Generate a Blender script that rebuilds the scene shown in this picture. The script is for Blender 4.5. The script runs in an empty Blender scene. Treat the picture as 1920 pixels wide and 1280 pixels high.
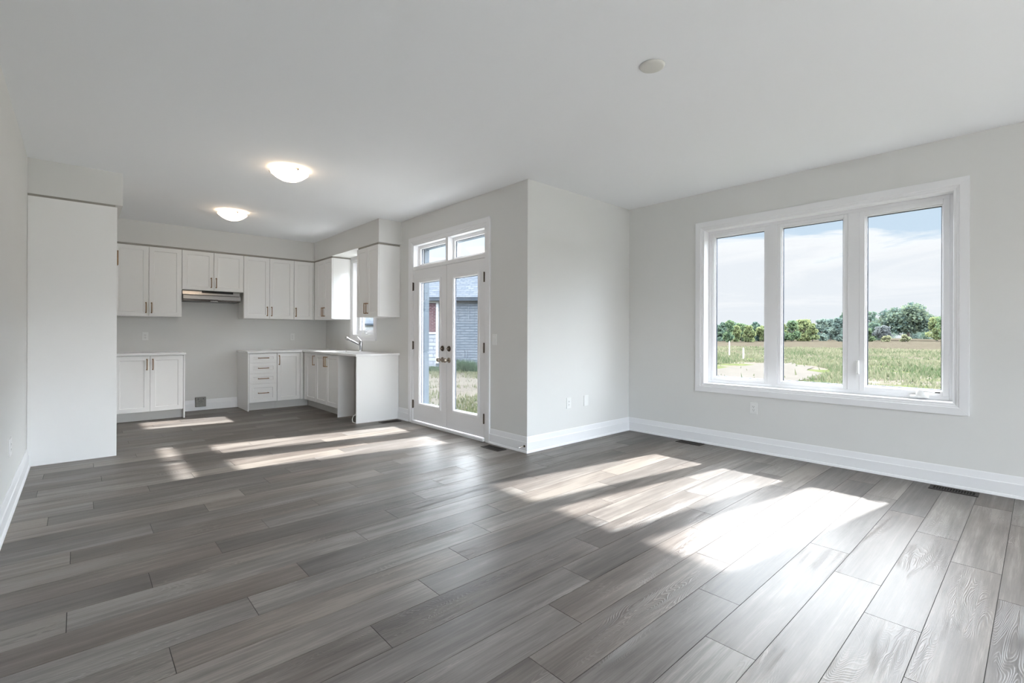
import bpy, bmesh, math, random
import numpy as np
from mathutils import Vector, Matrix
random.seed(7)
rng = np.random.default_rng(11)
SC = bpy.context.scene
COL = SC.collection

# ------------------------------------------------------------------ camera
CX, CZ = 0.3416, 1.1876
cam_d = bpy.data.cameras.new('camera')
cam = bpy.data.objects.new('camera', cam_d); COL.objects.link(cam)
cam_d.sensor_fit = 'HORIZONTAL'; cam_d.sensor_width = 36.0
cam_d.lens = 898.73 / 1920 * 36
cam_d.shift_y = -13.98 / 1920
cam_d.clip_start = 0.02; cam_d.clip_end = 2000
YAW = math.radians(47.909)
cam.matrix_world = (Matrix.Translation((CX, 0, CZ)) @ Matrix.Rotation(YAW - math.pi / 2, 4, 'Z')
                    @ Matrix.Rotation(math.pi / 2, 4, 'X') @ Matrix.Rotation(math.radians(0.1779), 4, 'Z'))
SC.camera = cam

# ------------------------------------------------------------------ sky
world = bpy.data.worlds.new('sky'); SC.world = world; world.use_nodes = True
def build_sky():
    nt = world.node_tree; N = nt.nodes; L = nt.links; N.clear()
    def mk(t, **k):
        n = N.new(t)
        for a, b in k.items(): setattr(n, a, b)
        return n
    out = mk('ShaderNodeOutputWorld'); bg = mk('ShaderNodeBackground')
    tc = mk('ShaderNodeTexCoord'); sep = mk('ShaderNodeSeparateXYZ')
    L.new(tc.outputs['Generated'], sep.inputs[0])
    # cloud sheet: stretched noise on the direction, flattened towards the horizon
    mp = mk('ShaderNodeMapping'); mp.inputs['Scale'].default_value = (2.2, 2.2, 11.0)
    mp.inputs['Location'].default_value = (1.3, 0.4, 0.2)
    L.new(tc.outputs['Generated'], mp.inputs[0])
    no = mk('ShaderNodeTexNoise'); no.inputs['Scale'].default_value = 1.7
    no.inputs['Detail'].default_value = 9; no.inputs['Roughness'].default_value = 0.62
    no.inputs['Distortion'].default_value = 0.5
    L.new(mp.outputs[0], no.inputs['Vector'])
    # clouds are thinner from about nine degrees up
    cov = mk('ShaderNodeMapRange'); cov.inputs[1].default_value = 0.115; cov.inputs[2].default_value = 0.185
    cov.inputs[3].default_value = 0.21; cov.inputs[4].default_value = -0.15
    L.new(sep.outputs[2], cov.inputs[0])
    ad = mk('ShaderNodeMath', operation='ADD'); L.new(no.outputs[0], ad.inputs[0]); L.new(cov.outputs[0], ad.inputs[1])
    rp = mk('ShaderNodeValToRGB'); cr = rp.color_ramp
    cr.elements[0].position = 0.40; cr.elements[0].color = (0.60, 0.73, 0.87, 1)
    cr.elements[1].position = 0.60; cr.elements[1].color = (0.93, 0.93, 0.96, 1)
    e = cr.elements.new(0.52); e.color = (0.95, 0.96, 0.99, 1)
    e = cr.elements.new(0.74); e.color = (0.84, 0.86, 0.91, 1)
    L.new(ad.outputs[0], rp.inputs[0])
    # sky overhead raised far above the band over the trees, to light the rooms
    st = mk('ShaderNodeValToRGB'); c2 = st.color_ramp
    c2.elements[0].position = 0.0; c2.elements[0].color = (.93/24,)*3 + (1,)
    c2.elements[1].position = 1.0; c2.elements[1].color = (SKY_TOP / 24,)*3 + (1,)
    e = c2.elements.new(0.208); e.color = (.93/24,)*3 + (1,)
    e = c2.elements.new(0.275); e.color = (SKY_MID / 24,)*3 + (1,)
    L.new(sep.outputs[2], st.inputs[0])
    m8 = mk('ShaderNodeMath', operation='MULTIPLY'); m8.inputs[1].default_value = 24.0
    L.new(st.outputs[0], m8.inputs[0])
    def rng_(x, a, b, c, d):
        n = mk('ShaderNodeMapRange', interpolation_type='SMOOTHSTEP')
        for i, v in enumerate((a, b, c, d)): n.inputs[i + 1].default_value = v
        L.new(x, n.inputs[0]); return n.outputs[0]
    def mul(a, b, op='MULTIPLY'):
        n = mk('ShaderNodeMath', operation=op); L.new(a, n.inputs[0]); L.new(b, n.inputs[1]); return n.outputs[0]
    # glow round sun and fill bank behind the viewer, added to light the room
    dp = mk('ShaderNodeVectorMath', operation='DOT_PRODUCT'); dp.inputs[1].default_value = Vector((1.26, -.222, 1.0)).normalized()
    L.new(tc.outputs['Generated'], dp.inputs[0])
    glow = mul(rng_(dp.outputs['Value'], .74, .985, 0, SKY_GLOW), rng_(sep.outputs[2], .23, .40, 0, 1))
    bank = mul(mul(rng_(sep.outputs[1], -.57, -.82, 0, SKY_FILL), rng_(sep.outputs[2], .02, .14, 0, 1)), rng_(sep.outputs[2], .19, .28, 1, .1))
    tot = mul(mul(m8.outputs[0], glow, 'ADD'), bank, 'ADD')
    # high cloud is plain white; the low cloud is brighter towards the yard side
    hi = mk('ShaderNodeMix', data_type='RGBA'); hi.inputs[7].default_value = (.895, .895, .91, 1)
    L.new(rng_(sep.outputs[2], .24, .36, 0, .85), hi.inputs[0]); L.new(rp.outputs[0], hi.inputs[6])
    side = rng_(sep.outputs[1], .50, .72, 0.0, 1.0); low = rng_(sep.outputs[2], .205, .27, 1.0, 0.0)
    sd = mk('ShaderNodeMath', operation='MULTIPLY_ADD'); sd.inputs[1].default_value = .95; sd.inputs[2].default_value = 1.0
    L.new(mul(side, low), sd.inputs[0])
    # sky dimmed to one side of the sun, so the jog wall gets less light
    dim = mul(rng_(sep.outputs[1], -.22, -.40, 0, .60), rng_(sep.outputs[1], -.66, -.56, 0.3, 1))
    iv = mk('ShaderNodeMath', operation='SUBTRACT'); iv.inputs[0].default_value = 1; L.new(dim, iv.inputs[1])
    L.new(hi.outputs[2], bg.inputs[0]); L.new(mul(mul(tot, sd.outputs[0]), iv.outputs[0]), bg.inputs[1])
    L.new(bg.outputs[0], out.inputs[0])
SKY_MID, SKY_TOP, SKY_GLOW, SKY_FILL = 24.0, 11.0, 2.0, 21.0
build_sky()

# ------------------------------------------------------------------ sun
sun_d = bpy.data.lights.new('sun', 'SUN'); sun = bpy.data.objects.new('sun', sun_d); COL.objects.link(sun)
sun_d.energy = 19.0; sun_d.angle = math.radians(1.3); sun_d.color = (1.0, 0.985, 0.965)
sun.rotation_euler = Vector((-1.26, .222, -1.0)).to_track_quat('-Z', 'Y').to_euler()
sun.location = (30, -5, 25)

# ------------------------------------------------------------------ exposure
SC.view_settings.view_transform = 'Standard'; SC.view_settings.look = 'None'
SC.view_settings.gamma = 1.0; SC.view_settings.use_curve_mapping = False
SC.view_settings.exposure = 0.26
SC.cycles.max_bounces = 14; SC.cycles.diffuse_bounces = 9; SC.cycles.transparent_max_bounces = 24
SC.cycles.glossy_bounces = 5

# ------------------------------------------------------------------ materials
def newmat(name):
    m = bpy.data.materials.new(name); m.use_nodes = True
    nt = m.node_tree; b = nt.nodes['Principled BSDF']
    return m, nt, b
def plain(name, col, rough=.5, metal=0, bump=0, bscale=300, var=0, spec=.5, vscale=3):
    m, nt, b = newmat(name)
    b.inputs['Base Color'].default_value = (*col, 1); b.inputs['Roughness'].default_value = rough
    b.inputs['Metallic'].default_value = metal; b.inputs['Specular IOR Level'].default_value = spec
    tc = nt.nodes.new('ShaderNodeTexCoord')
    if var:
        n = nt.nodes.new('ShaderNodeTexNoise'); n.inputs['Scale'].default_value = vscale; n.inputs['Detail'].default_value = 6
        nt.links.new(tc.outputs['Object'], n.inputs['Vector'])
        mx = nt.nodes.new('ShaderNodeMix'); mx.data_type = 'RGBA'
        mx.inputs[6].default_value = (*[c * (1 - var) for c in col], 1); mx.inputs[7].default_value = (*[min(1, c * (1 + var)) for c in col], 1)
        nt.links.new(n.outputs[0], mx.inputs[0]); nt.links.new(mx.outputs[2], b.inputs['Base Color'])
    if bump:
        n = nt.nodes.new('ShaderNodeTexNoise'); n.inputs['Scale'].default_value = bscale; n.inputs['Detail'].default_value = 3
        nt.links.new(tc.outputs['Object'], n.inputs['Vector'])
        bp = nt.nodes.new('ShaderNodeBump'); bp.inputs['Strength'].default_value = bump; bp.inputs['Distance'].default_value = .001
        nt.links.new(n.outputs[0], bp.inputs['Height']); nt.links.new(bp.outputs[0], b.inputs['Normal'])
    return m
M = {}
M['wall'] = plain('wall_paint', (.715, .712, .698), .75, bump=.15, bscale=500, var=.012, spec=.3)
M['ceil'] = plain('ceiling_paint', (.865, .88, .90), .9, bump=.12, bscale=350, spec=.2)
M['trim'] = plain('trim_paint', (.83, .83, .845), .35, bump=.03, bscale=120)
M['cab'] = plain('cabinet_lacquer', (.86, .857, .850), .38, bump=.02, bscale=90)
M['cab_in'] = plain('cabinet_side_board', (.62, .61, .59), .5, bump=.03, bscale=200)
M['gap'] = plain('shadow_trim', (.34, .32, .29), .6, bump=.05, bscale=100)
M['quartz'] = plain('quartz', (.83, .83, .83), .16, var=.05, vscale=9)
M['steel'] = plain('brushed_steel', (.40, .39, .38), .25, 1, var=.08, vscale=40)
M['sinksteel'] = plain('sink_steel', (.62, .62, .63), .3, 1, var=.06, vscale=30)
M['chrome'] = plain('chrome', (.50, .50, .52), .08, 1, var=.02)
M['black'] = plain('black_plastic', (.008, .008, .009), .25, var=.1)
M['bronze'] = plain('brushed_bronze', (.27, .160, .075), .40, .85, var=.15, vscale=60)
M['dark_bronze'] = plain('oil_rubbed_bronze', (.10, .078, .06), .35, .9, var=.2, vscale=50)
M['nickel'] = plain('aged_nickel', (.36, .31, .26), .3, 1, var=.15, vscale=60)
M['register'] = plain('brown_register', (.020, .0145, .012), .6, 0, var=.2, vscale=60)
M['void'] = plain('duct_dark', (.006, .006, .006), .9, var=.2)
M['plastic'] = plain('white_plastic', (.80, .80, .79), .35, bump=.02, bscale=200)
M['slot'] = plain('slot_dark', (.03, .03, .03), .6, var=.1)
M['grey_metal'] = plain('grey_box_metal', (.20, .195, .18), .5, .6, var=.25, vscale=40)
M['spacer'] = plain('glazing_spacer', (.035, .045, .07), .4, .4, var=.15, vscale=40)
M['ext_frame'] = plain('exterior_brickmould', (.055, .078, .105), .7, var=.08, vscale=20)
M['cable'] = plain('white_cable', (.62, .61, .58), .5, var=.03)
M['detector'] = plain('aged_white_plastic', (.66, .65, .61), .5, bump=.03)

def glass_mat():
    m, nt, b = newmat('window_glass'); nt.nodes.remove(b)
    o = nt.nodes['Material Output']
    tr = nt.nodes.new('ShaderNodeBsdfTransparent'); tr.inputs[0].default_value = (.955, .97, .97, 1)
    gl = nt.nodes.new('ShaderNodeBsdfGlossy'); gl.inputs['Roughness'].default_value = 0.0
    fr = nt.nodes.new('ShaderNodeFresnel'); fr.inputs[0].default_value = 1.45
    mu = nt.nodes.new('ShaderNodeMath'); mu.operation = 'MULTIPLY'; mu.inputs[1].default_value = .3
    mx = nt.nodes.new('ShaderNodeMixShader')
    nt.links.new(fr.outputs[0], mu.inputs[0]); nt.links.new(mu.outputs[0], mx.inputs[0])
    nt.links.new(tr.outputs[0], mx.inputs[1]); nt.links.new(gl.outputs[0], mx.inputs[2]); nt.links.new(mx.outputs[0], o.inputs[0])
    return m
M['glass'] = glass_mat()

def lamp_mat(name, LAMP):
    m, nt, b = newmat(name)
    b.inputs['Base Color'].default_value = (.85, .8, .72, 1); b.inputs['Roughness'].default_value = .35
    b.inputs['Emission Color'].default_value = (1, .79, .58, 1)
    tc = nt.nodes.new('ShaderNodeTexCoord'); n = nt.nodes.new('ShaderNodeTexNoise'); n.inputs['Scale'].default_value = 9
    n.inputs['Detail'].default_value = 4
    nt.links.new(tc.outputs['Object'], n.inputs['Vector'])
    mr = nt.nodes.new('ShaderNodeMapRange'); mr.inputs[1].default_value = .35; mr.inputs[2].default_value = .65
    mr.inputs[3].default_value = LAMP * .7; mr.inputs[4].default_value = LAMP * 1.3
    nt.links.new(n.outputs[0], mr.inputs[0]); nt.links.new(mr.outputs[0], b.inputs['Emission Strength'])
    return m
M['lamp'] = lamp_mat('frosted_lamp_glass', 9.0); M['lamp_in'] = lamp_mat('frosted_lamp_liner', 4.0)

def floor_mat():
    m, nt, b = newmat('laminate_oak'); N = nt.nodes; L = nt.links
    def mk(t, **k):
        n = N.new(t)
        for a, c in k.items(): setattr(n, a, c)
        return n
    def math_(op, a, c=None):
        n = mk('ShaderNodeMath', operation=op)
        for i, v in enumerate((a, c)):
            if v is None: continue
            if isinstance(v, (int, float)): n.inputs[i].default_value = v
            else: L.new(v, n.inputs[i])
        return n.outputs[0]
    uv = mk('ShaderNodeUVMap'); uv.uv_map = 'plank'
    at = mk('ShaderNodeAttribute'); at.attribute_name = 'plank_tone'
    sp = mk('ShaderNodeSeparateColor'); L.new(at.outputs['Color'], sp.inputs[0])
    su = mk('ShaderNodeSeparateXYZ'); L.new(uv.outputs[0], su.inputs[0])
    r, g, bl = sp.outputs
    U = math_('ADD', su.outputs[0], math_('MULTIPLY', r, 31.0)); V = math_('ADD', su.outputs[1], math_('MULTIPLY', g, 17.0))
    def noise(us, vs, detail, rough=.55, dist=0, w=None):
        c = mk('ShaderNodeCombineXYZ'); L.new(math_('MULTIPLY', U, us), c.inputs[0]); L.new(math_('MULTIPLY', V, vs), c.inputs[1])
        L.new(bl, c.inputs[2])
        n = mk('ShaderNodeTexNoise'); n.inputs['Scale'].default_value = 1; n.inputs['Detail'].default_value = detail
        n.inputs['Roughness'].default_value = rough; n.inputs['Distortion'].default_value = dist
        L.new(c.outputs[0], n.inputs['Vector']); return n.outputs[0]
    streak = noise(1.1, 30, 8, .66, .3); fine = noise(9, 230, 4, .65); blotch = noise(1.5, 5.5, 3, .5, .4)
    # cathedral figure: contour lines of a slow noise field
    field = noise(1.25, 8.5, 2, .45, .35)
    ring = math_('SINE', math_('MULTIPLY', field, 430.0))
    ring = math_('POWER', math_('MULTIPLY', math_('ADD', ring, 1.0), .5), 3.0)
    mask = mk('ShaderNodeMapRange'); mask.inputs[1].default_value = .52; mask.inputs[2].default_value = .64
    L.new(noise(1.1, 4.5, 2), mask.inputs[0])
    figure = math_('MULTIPLY', ring, mask.outputs[0])
    tone = math_('ADD', math_('MULTIPLY', streak, .60), math_('MULTIPLY', blotch, .54))
    tone = math_('ADD', tone, math_('MULTIPLY', fine, .34))
    tone = math_('ADD', tone, math_('MULTIPLY', g, .25))
    tone = math_('ADD', tone, math_('MULTIPLY', figure, .14))
    rp = mk('ShaderNodeValToRGB'); cr = rp.color_ramp
    cr.elements[0].position = .56; cr.elements[0].color = (.049, .0415, .0375, 1)
    cr.elements[1].position = 1.0; cr.elements[1].color = (.215, .190, .170, 1)
    e = cr.elements.new(.765); e.color = (.103, .0865, .077, 1)
    e = cr.elements.new(.91); e.color = (.150, .130, .1175, 1)
    L.new(tone, rp.inputs[0])
    hue = mk('ShaderNodeHueSaturation'); L.new(rp.outputs[0], hue.inputs['Color'])
    L.new(math_('ADD', .72, math_('MULTIPLY', bl, .45)), hue.inputs['Saturation'])
    L.new(math_('ADD', .92, math_('MULTIPLY', r, .16)), hue.inputs['Value'])
    L.new(hue.outputs[0], b.inputs['Base Color'])
    L.new(math_('ADD', .37, math_('MULTIPLY', fine, .12)), b.inputs['Roughness'])
    b.inputs['Specular IOR Level'].default_value = .48
    h = math_('ADD', math_('MULTIPLY', figure, .8), math_('MULTIPLY', fine, .35))
    bp = mk('ShaderNodeBump'); bp.inputs['Strength'].default_value = .55; bp.inputs['Distance'].default_value = .0014
    L.new(h, bp.inputs['Height']); L.new(bp.outputs[0], b.inputs['Normal'])
    return m
M['floor'] = floor_mat()
M['seam'] = plain('plank_seam', (.018, .016, .015), .7, var=.1)

# ------------------------------------------------------------------ mesh helpers
class MB:
    def __init__(s): s.v = []; s.f = []
    def add(s, vs, fs):
        o = len(s.v); s.v += [tuple(map(float, q)) for q in vs]; s.f += [tuple(o + i for i in q) for q in fs]; return s
    def box(s, x0, x1, y0, y1, z0, z1):
        x0, x1 = sorted((x0, x1)); y0, y1 = sorted((y0, y1)); z0, z1 = sorted((z0, z1))
        return s.add([(x0,y0,z0),(x1,y0,z0),(x1,y1,z0),(x0,y1,z0),(x0,y0,z1),(x1,y0,z1),(x1,y1,z1),(x0,y1,z1)],
              [(0,3,2,1),(4,5,6,7),(0,1,5,4),(1,2,6,5),(2,3,7,6),(3,0,4,7)])
    def tube(s, pts, r, n=10, cap=True):
        pts = [Vector(p) for p in pts]; rs = r if isinstance(r, (list, tuple)) else [r] * len(pts)
        rings = []; up = None
        for i, p in enumerate(pts):
            t = (pts[min(i + 1, len(pts) - 1)] - pts[max(i - 1, 0)]).normalized()
            if up is None:
                a = Vector((0, 0, 1)) if abs(t.z) < .9 else Vector((1, 0, 0)); up = (a - t * a.dot(t)).normalized()
            else: up = (up - t * up.dot(t)).normalized()
            w = t.cross(up)
            rings.append([p + (up * math.cos(2*math.pi*k/n) + w * math.sin(2*math.pi*k/n)) * rs[i] for k in range(n)])
        vs = [q for ring in rings for q in ring]; fs = []
        for i in range(len(pts) - 1):
            for k in range(n):
                k2 = (k + 1) % n; fs.append((i*n+k, i*n+k2, (i+1)*n+k2, (i+1)*n+k))
        if cap: fs.append(tuple(range(n - 1, -1, -1))); fs.append(tuple((len(pts)-1)*n + k for k in range(n)))
        return s.add(vs, fs)
    def lathe(s, prof, n=40, origin=(0,0,0), axis='Z', cap=True):
        o = Vector(origin); vs = []; fs = []
        for r, h in prof:
            for k in range(n):
                a = 2*math.pi*k/n; c, d = r*math.cos(a), r*math.sin(a)
                p = {'Z': (c, d, h), 'X': (h, c, d), 'Y': (d, h, c)}[axis]
                vs.append(o + Vector(p))
        for i in range(len(prof) - 1):
            for k in range(n):
                k2 = (k+1) % n; fs.append((i*n+k, i*n+k2, (i+1)*n+k2, (i+1)*n+k))
        if cap and prof[0][0] > 1e-6: fs.append(tuple(range(n-1, -1, -1)))
        if cap and prof[-1][0] > 1e-6: fs.append(tuple((len(prof)-1)*n + k for k in range(n)))
        return s.add(vs, fs)
    def prism(s, poly, fn, h0, h1):
        """extrude a closed 2-D outline between h0 and h1; fn(a, b, h) -> xyz"""
        n = len(poly)
        vs = [fn(a, b, h0) for a, b in poly] + [fn(a, b, h1) for a, b in poly]
        fs = [(i, (i+1) % n, n + (i+1) % n, n + i) for i in range(n)] + [tuple(range(n-1, -1, -1)), tuple(range(n, 2*n))]
        return s.add(vs, fs)

WL = {}     # world location of each object
def thing(name, label=None, cat=None, loc=(0,0,0), group=None, kind=None):
    o = bpy.data.objects.new(name, None); COL.objects.link(o); o.location = loc; o.empty_display_size = .1
    WL[o] = Vector(loc); tag(o, label, cat, group, kind); return o
def tag(o, label=None, cat=None, group=None, kind=None):
    if label: o['label'] = label
    if cat: o['category'] = cat
    if group: o['group'] = group
    if kind: o['kind'] = kind
    return o
def obj(name, mb, mat, parent=None, loc=None, bevel=0, smooth=False, label=None, seg=2):
    """link one mesh; its vertices are given in world space"""
    me = bpy.data.meshes.new(name)
    base = WL[parent] if parent else Vector((0,0,0))
    here = Vector(loc) if loc is not None else base
    me.from_pydata([tuple(Vector(v) - here) for v in mb.v], [], mb.f)
    bm = bmesh.new(); bm.from_mesh(me); bmesh.ops.recalc_face_normals(bm, faces=bm.faces); bm.to_mesh(me); bm.free()
    if isinstance(mat, (list, tuple)):
        for q in mat: me.materials.append(q)
    else: me.materials.append(mat)
    o = bpy.data.objects.new(name, me); COL.objects.link(o)
    if parent: o.parent = parent
    o.location = here - base; WL[o] = here
    if smooth:
        for p in me.polygons: p.use_smooth = True
        try: me.set_sharp_from_angle(angle=math.radians(38))
        except Exception: pass
    if bevel:
        md = o.modifiers.new('bevel', 'BEVEL'); md.width = bevel; md.segments = seg; md.limit_method = 'ANGLE'; md.angle_limit = math.radians(40)
    if label: o['label'] = label
    return o
def struct(name, mb, mat, **k):
    o = obj(name, mb, mat, **k); o['kind'] = 'structure'; return o

# ------------------------------------------------------------------ room dimensions (metres)
H = 2.74
W, W1 = 5.4288, 3.6706          # window wall, garden-door wall
D1, D = 3.456, 8.72             # jog wall, kitchen back wall
YR = -3.4                       # wall behind the viewer
T = .19                         # outer wall thickness

def slab(mb, u0, u1, z0, z1, holes, d0, d1, fn):
    """wall between depths d0 and d1 with rectangular holes; fn(u, d, z) -> xyz"""
    us = sorted({u0, u1, *[h[0] for h in holes], *[h[1] for h in holes]}); zs = sorted({z0, z1, *[h[2] for h in holes], *[h[3] for h in holes]})
    full = lambda i, j: 0 <= i < len(us)-1 and 0 <= j < len(zs)-1 and not any(
        h[0]-1e-6 < (us[i]+us[i+1])/2 < h[1]+1e-6 and h[2]-1e-6 < (zs[j]+zs[j+1])/2 < h[3]+1e-6 for h in holes)
    for i in range(len(us)-1):
        for j in range(len(zs)-1):
            if not full(i, j): continue
            a, b, c, d = us[i], us[i+1], zs[j], zs[j+1]
            q = lambda pts: mb.add([fn(*p) for p in pts], [(0,1,2,3)])
            q([(a,d0,c),(b,d0,c),(b,d0,d),(a,d0,d)]); q([(a,d1,c),(a,d1,d),(b,d1,d),(b,d1,c)])
            if not full(i-1, j): q([(a,d0,c),(a,d0,d),(a,d1,d),(a,d1,c)])
            if not full(i+1, j): q([(b,d0,c),(b,d1,c),(b,d1,d),(b,d0,d)])
            if not full(i, j-1): q([(a,d0,c),(a,d1,c),(b,d1,c),(b,d0,c)])
            if not full(i, j+1): q([(a,d0,d),(b,d0,d),(b,d1,d),(a,d1,d)])
    bm = bmesh.new(); me = bpy.data.meshes.new('t'); me.from_pydata(mb.v, [], mb.f); bm.from_mesh(me)
    bmesh.ops.remove_doubles(bm, verts=bm.verts, dist=1e-5)
    bm.verts.index_update()
    mb.v = [tuple(v.co) for v in bm.verts]; mb.f = [tuple(v.index for v in f.verts) for f in bm.faces]
    bm.free(); bpy.data.meshes.remove(me)
    return mb

WIN = (.471, 2.487, .660, 2.322)         # living-room window opening: y0 y1 z0 z1
ADDED_WIN = (-3.10, -.60, .50, 2.40)            # added opening out of view, put in for more light
DOOR = (4.128, 5.668, 0.0, 2.375)        # garden doors with transom
KWIN = (6.828, 7.558, 1.170, 2.335)      # kitchen window
grow = lambda r, e=.0115: (r[0] - e, r[1] + e, r[2] - e, r[3] + e)
onW = lambda u, d, z: (W + d, u, z)
onD = lambda u, d, z: (W1 + d, u, z)
struct('wall_window', slab(MB(), YR, D1 + T, 0, H, [grow(WIN), ADDED_WIN], 0, T, onW), M['wall'])
struct('wall_garden', slab(MB(), D1 + T, D + T, 0, H, [(DOOR[0] - .002, DOOR[1] + .002, -.0, DOOR[3] + .002), grow(KWIN)], 0, T, onD), M['wall'])
struct('wall_jog', MB().box(W1, W, D1, D1 + T, 0, H), M['wall'])
struct('wall_left', MB().box(-T, 0, YR, D + T, 0, H), M['wall'])
struct('wall_kitchen', MB().box(0, W1, D, D + T, 0, H), M['wall'])
ADDED_RWIN = (.12, 3.55, .35, 2.45)  # added unseen opening, sized for the light it lets in
struct('wall_rear', slab(MB(), -T, W + T, 0, H, [ADDED_RWIN], 0, T, lambda u, d, z: (u, YR - d, z)), M['wall'])
struct('ceiling', MB().box(-T, W + T, YR - T, D1 + T, H, H + .14).box(-T, W1 + T, D1 + T, D + T, H, H + .14), M['ceil'])

# bulkheads over the kitchen cabinets
BZ = 2.425
struct('wall_bulkhead_range', MB().box(0, W1, 8.384, D, BZ, H), M['wall'])
struct('wall_bulkhead_sink', MB().box(3.335, W1, 5.995, 8.384, BZ, H), M['wall'])
struct('wall_bulkhead_refrigerator', MB().box(0, .657, 6.027, 7.02, BZ, H), M['wall'])

# ------------------------------------------------------------------ floor: every plank laid in its measured row
def build_floor():
    PW, PL = .1889, 1.27; y_first = .133
    joints = {-3: .27, -2: .57, -1: .88, 0: 1.204, 1: .302, 2: .625, 3: .907, 4: 1.227, 5: .302, 6: .607, 7: .905, 8: 1.224, 9: .29, 10: .597,
              11: .907, 12: 1.18, 13: .306, 14: .60, 15: .92, 16: 1.207, 17: .31, 18: .673, 19: .987, 20: 1.248, 21: .198, 22: .418,
              23: .74, 24: 1.05, 25: .114, 26: .48}
    v = []; f = []; uv = []; col = []; g = .0013
    k = int(math.floor((YR - y_first) / PW))
    rr = random.Random(5)
    while True:
        ya, yb = y_first + k * PW, y_first + (k + 1) * PW
        if ya > D: break
        x1 = W if ya < D1 else W1 + .06
        j = joints.get(k, (k * .3145 + .21) % PL)
        x = j - PL
        while x < x1:
            tone = (rr.random(), min(1, max(0, rr.gauss(.45, .30))), rr.random())
            xa, xb = max(x, 0), min(x + PL, x1); y0, y1 = max(ya, YR), min(yb, D)
            if xb - xa > .003 and y1 - y0 > .003:
                o = len(v); v += [(xa+g, y0+g, 0), (xb-g, y0+g, 0), (xb-g, y1-g, 0), (xa+g, y1-g, 0),
                                  (xa+g, y0+g, -.002), (xb-g, y0+g, -.002), (xb-g, y1-g, -.002), (xa+g, y1-g, -.002)]
                fs = [(0,1,2,3), (4,5,1,0), (5,6,2,1), (6,7,3,2), (7,4,0,3)]
                f += [tuple(o+i for i in q) for q in fs]
                for q in fs:
                    for i in q:
                        px, py = v[o+i][0], v[o+i][1]; uv.append((px - x, py - ya)); col.append((*tone, 1))
            x += PL
        k += 1
    n = len(f)
    for x0, x1, y0, y1 in ((-.02, W, YR, D1), (-.02, W1 + .06, D1, D)):   # dark sub-floor that shows in the seams
        o = len(v); v += [(x0,y0,-.0018),(x1,y0,-.0018),(x1,y1,-.0018),(x0,y1,-.0018)]; f.append((o,o+1,o+2,o+3))
        uv += [(0,0)]*4; col += [(0,0,0,1)]*4
    for x0, x1, y0, y1 in ((-T, W + T, YR - T, D1 + T), (-T, W1 + T, D1 + T, D + T)):
        o = len(v); v += [(x0,y0,-.003),(x1,y0,-.003),(x1,y1,-.003),(x0,y1,-.003),(x0,y0,-.12),(x1,y0,-.12),(x1,y1,-.12),(x0,y1,-.12)]
        for q in ((0,1,2,3),(7,6,5,4),(4,5,1,0),(5,6,2,1),(6,7,3,2),(7,4,0,3)):
            f.append(tuple(o+i for i in q)); uv += [(0,0)]*4; col += [(0,0,0,1)]*4
    me = bpy.data.meshes.new('floor'); me.from_pydata(v, [], f)
    me.materials.append(M['floor']); me.materials.append(M['seam'])
    for p in me.polygons: p.material_index = 0 if p.index < n else 1
    ul = me.uv_layers.new(name='plank'); ul.data.foreach_set('uv', np.array(uv, dtype=np.float32).ravel())
    ca = me.color_attributes.new('plank_tone', 'FLOAT_COLOR', 'CORNER'); ca.data.foreach_set('color', np.array(col, dtype=np.float32).ravel())
    o = bpy.data.objects.new('floor', me); COL.objects.link(o); o['kind'] = 'structure'
build_floor()

# ------------------------------------------------------------------ baseboards
BP = [(.0, 0), (.026, 0), (.026, .006), (.022, .018), (.016, .022), (.016, .102), (.0115, .108), (.0055, .153), (.003, .160), (0, .160)]
def baseboard(name, p0, p1, nrm, m0=0, m1=0):
    p0, p1, n = Vector((*p0, 0)), Vector((*p1, 0)), Vector((*nrm, 0)); t = (p1 - p0).normalized()
    mb = MB()
    va = [p0 + n*d + t*(d*m0) + Vector((0,0,z)) for d, z in BP]; vb = [p1 + n*d + t*(d*m1) + Vector((0,0,z)) for d, z in BP]
    k = len(BP)
    mb.add(va + vb, [(i, (i+1) % k, k + (i+1) % k, k + i) for i in range(k)] + [tuple(range(k-1,-1,-1)), tuple(range(k, 2*k))])
    return struct(name, mb, M['trim'])
baseboard('baseboard_garden', (W1, 4.040), (W1, D1), (-1, 0), 0, 1)
baseboard('baseboard_jog', (W1, D1), (W, D1), (0, -1), -1, -1)
baseboard('baseboard_window', (W, D1), (W, YR), (-1, 0), 1, -1)
baseboard('baseboard_left', (0, YR), (0, 6.004), (1, 0), 1, 0)
baseboard('baseboard_rear', (W, YR), (0, YR), (0, 1), 1, -1)
baseboard('baseboard_sink', (W1, 6.048), (W1, 5.762), (-1, 0))
baseboard('baseboard_range', (1.452, D), (2.240, D), (0, -1))
baseboard('baseboard_dishwasher', (W1, 6.68), (W1, 6.072), (-1, 0))

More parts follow.
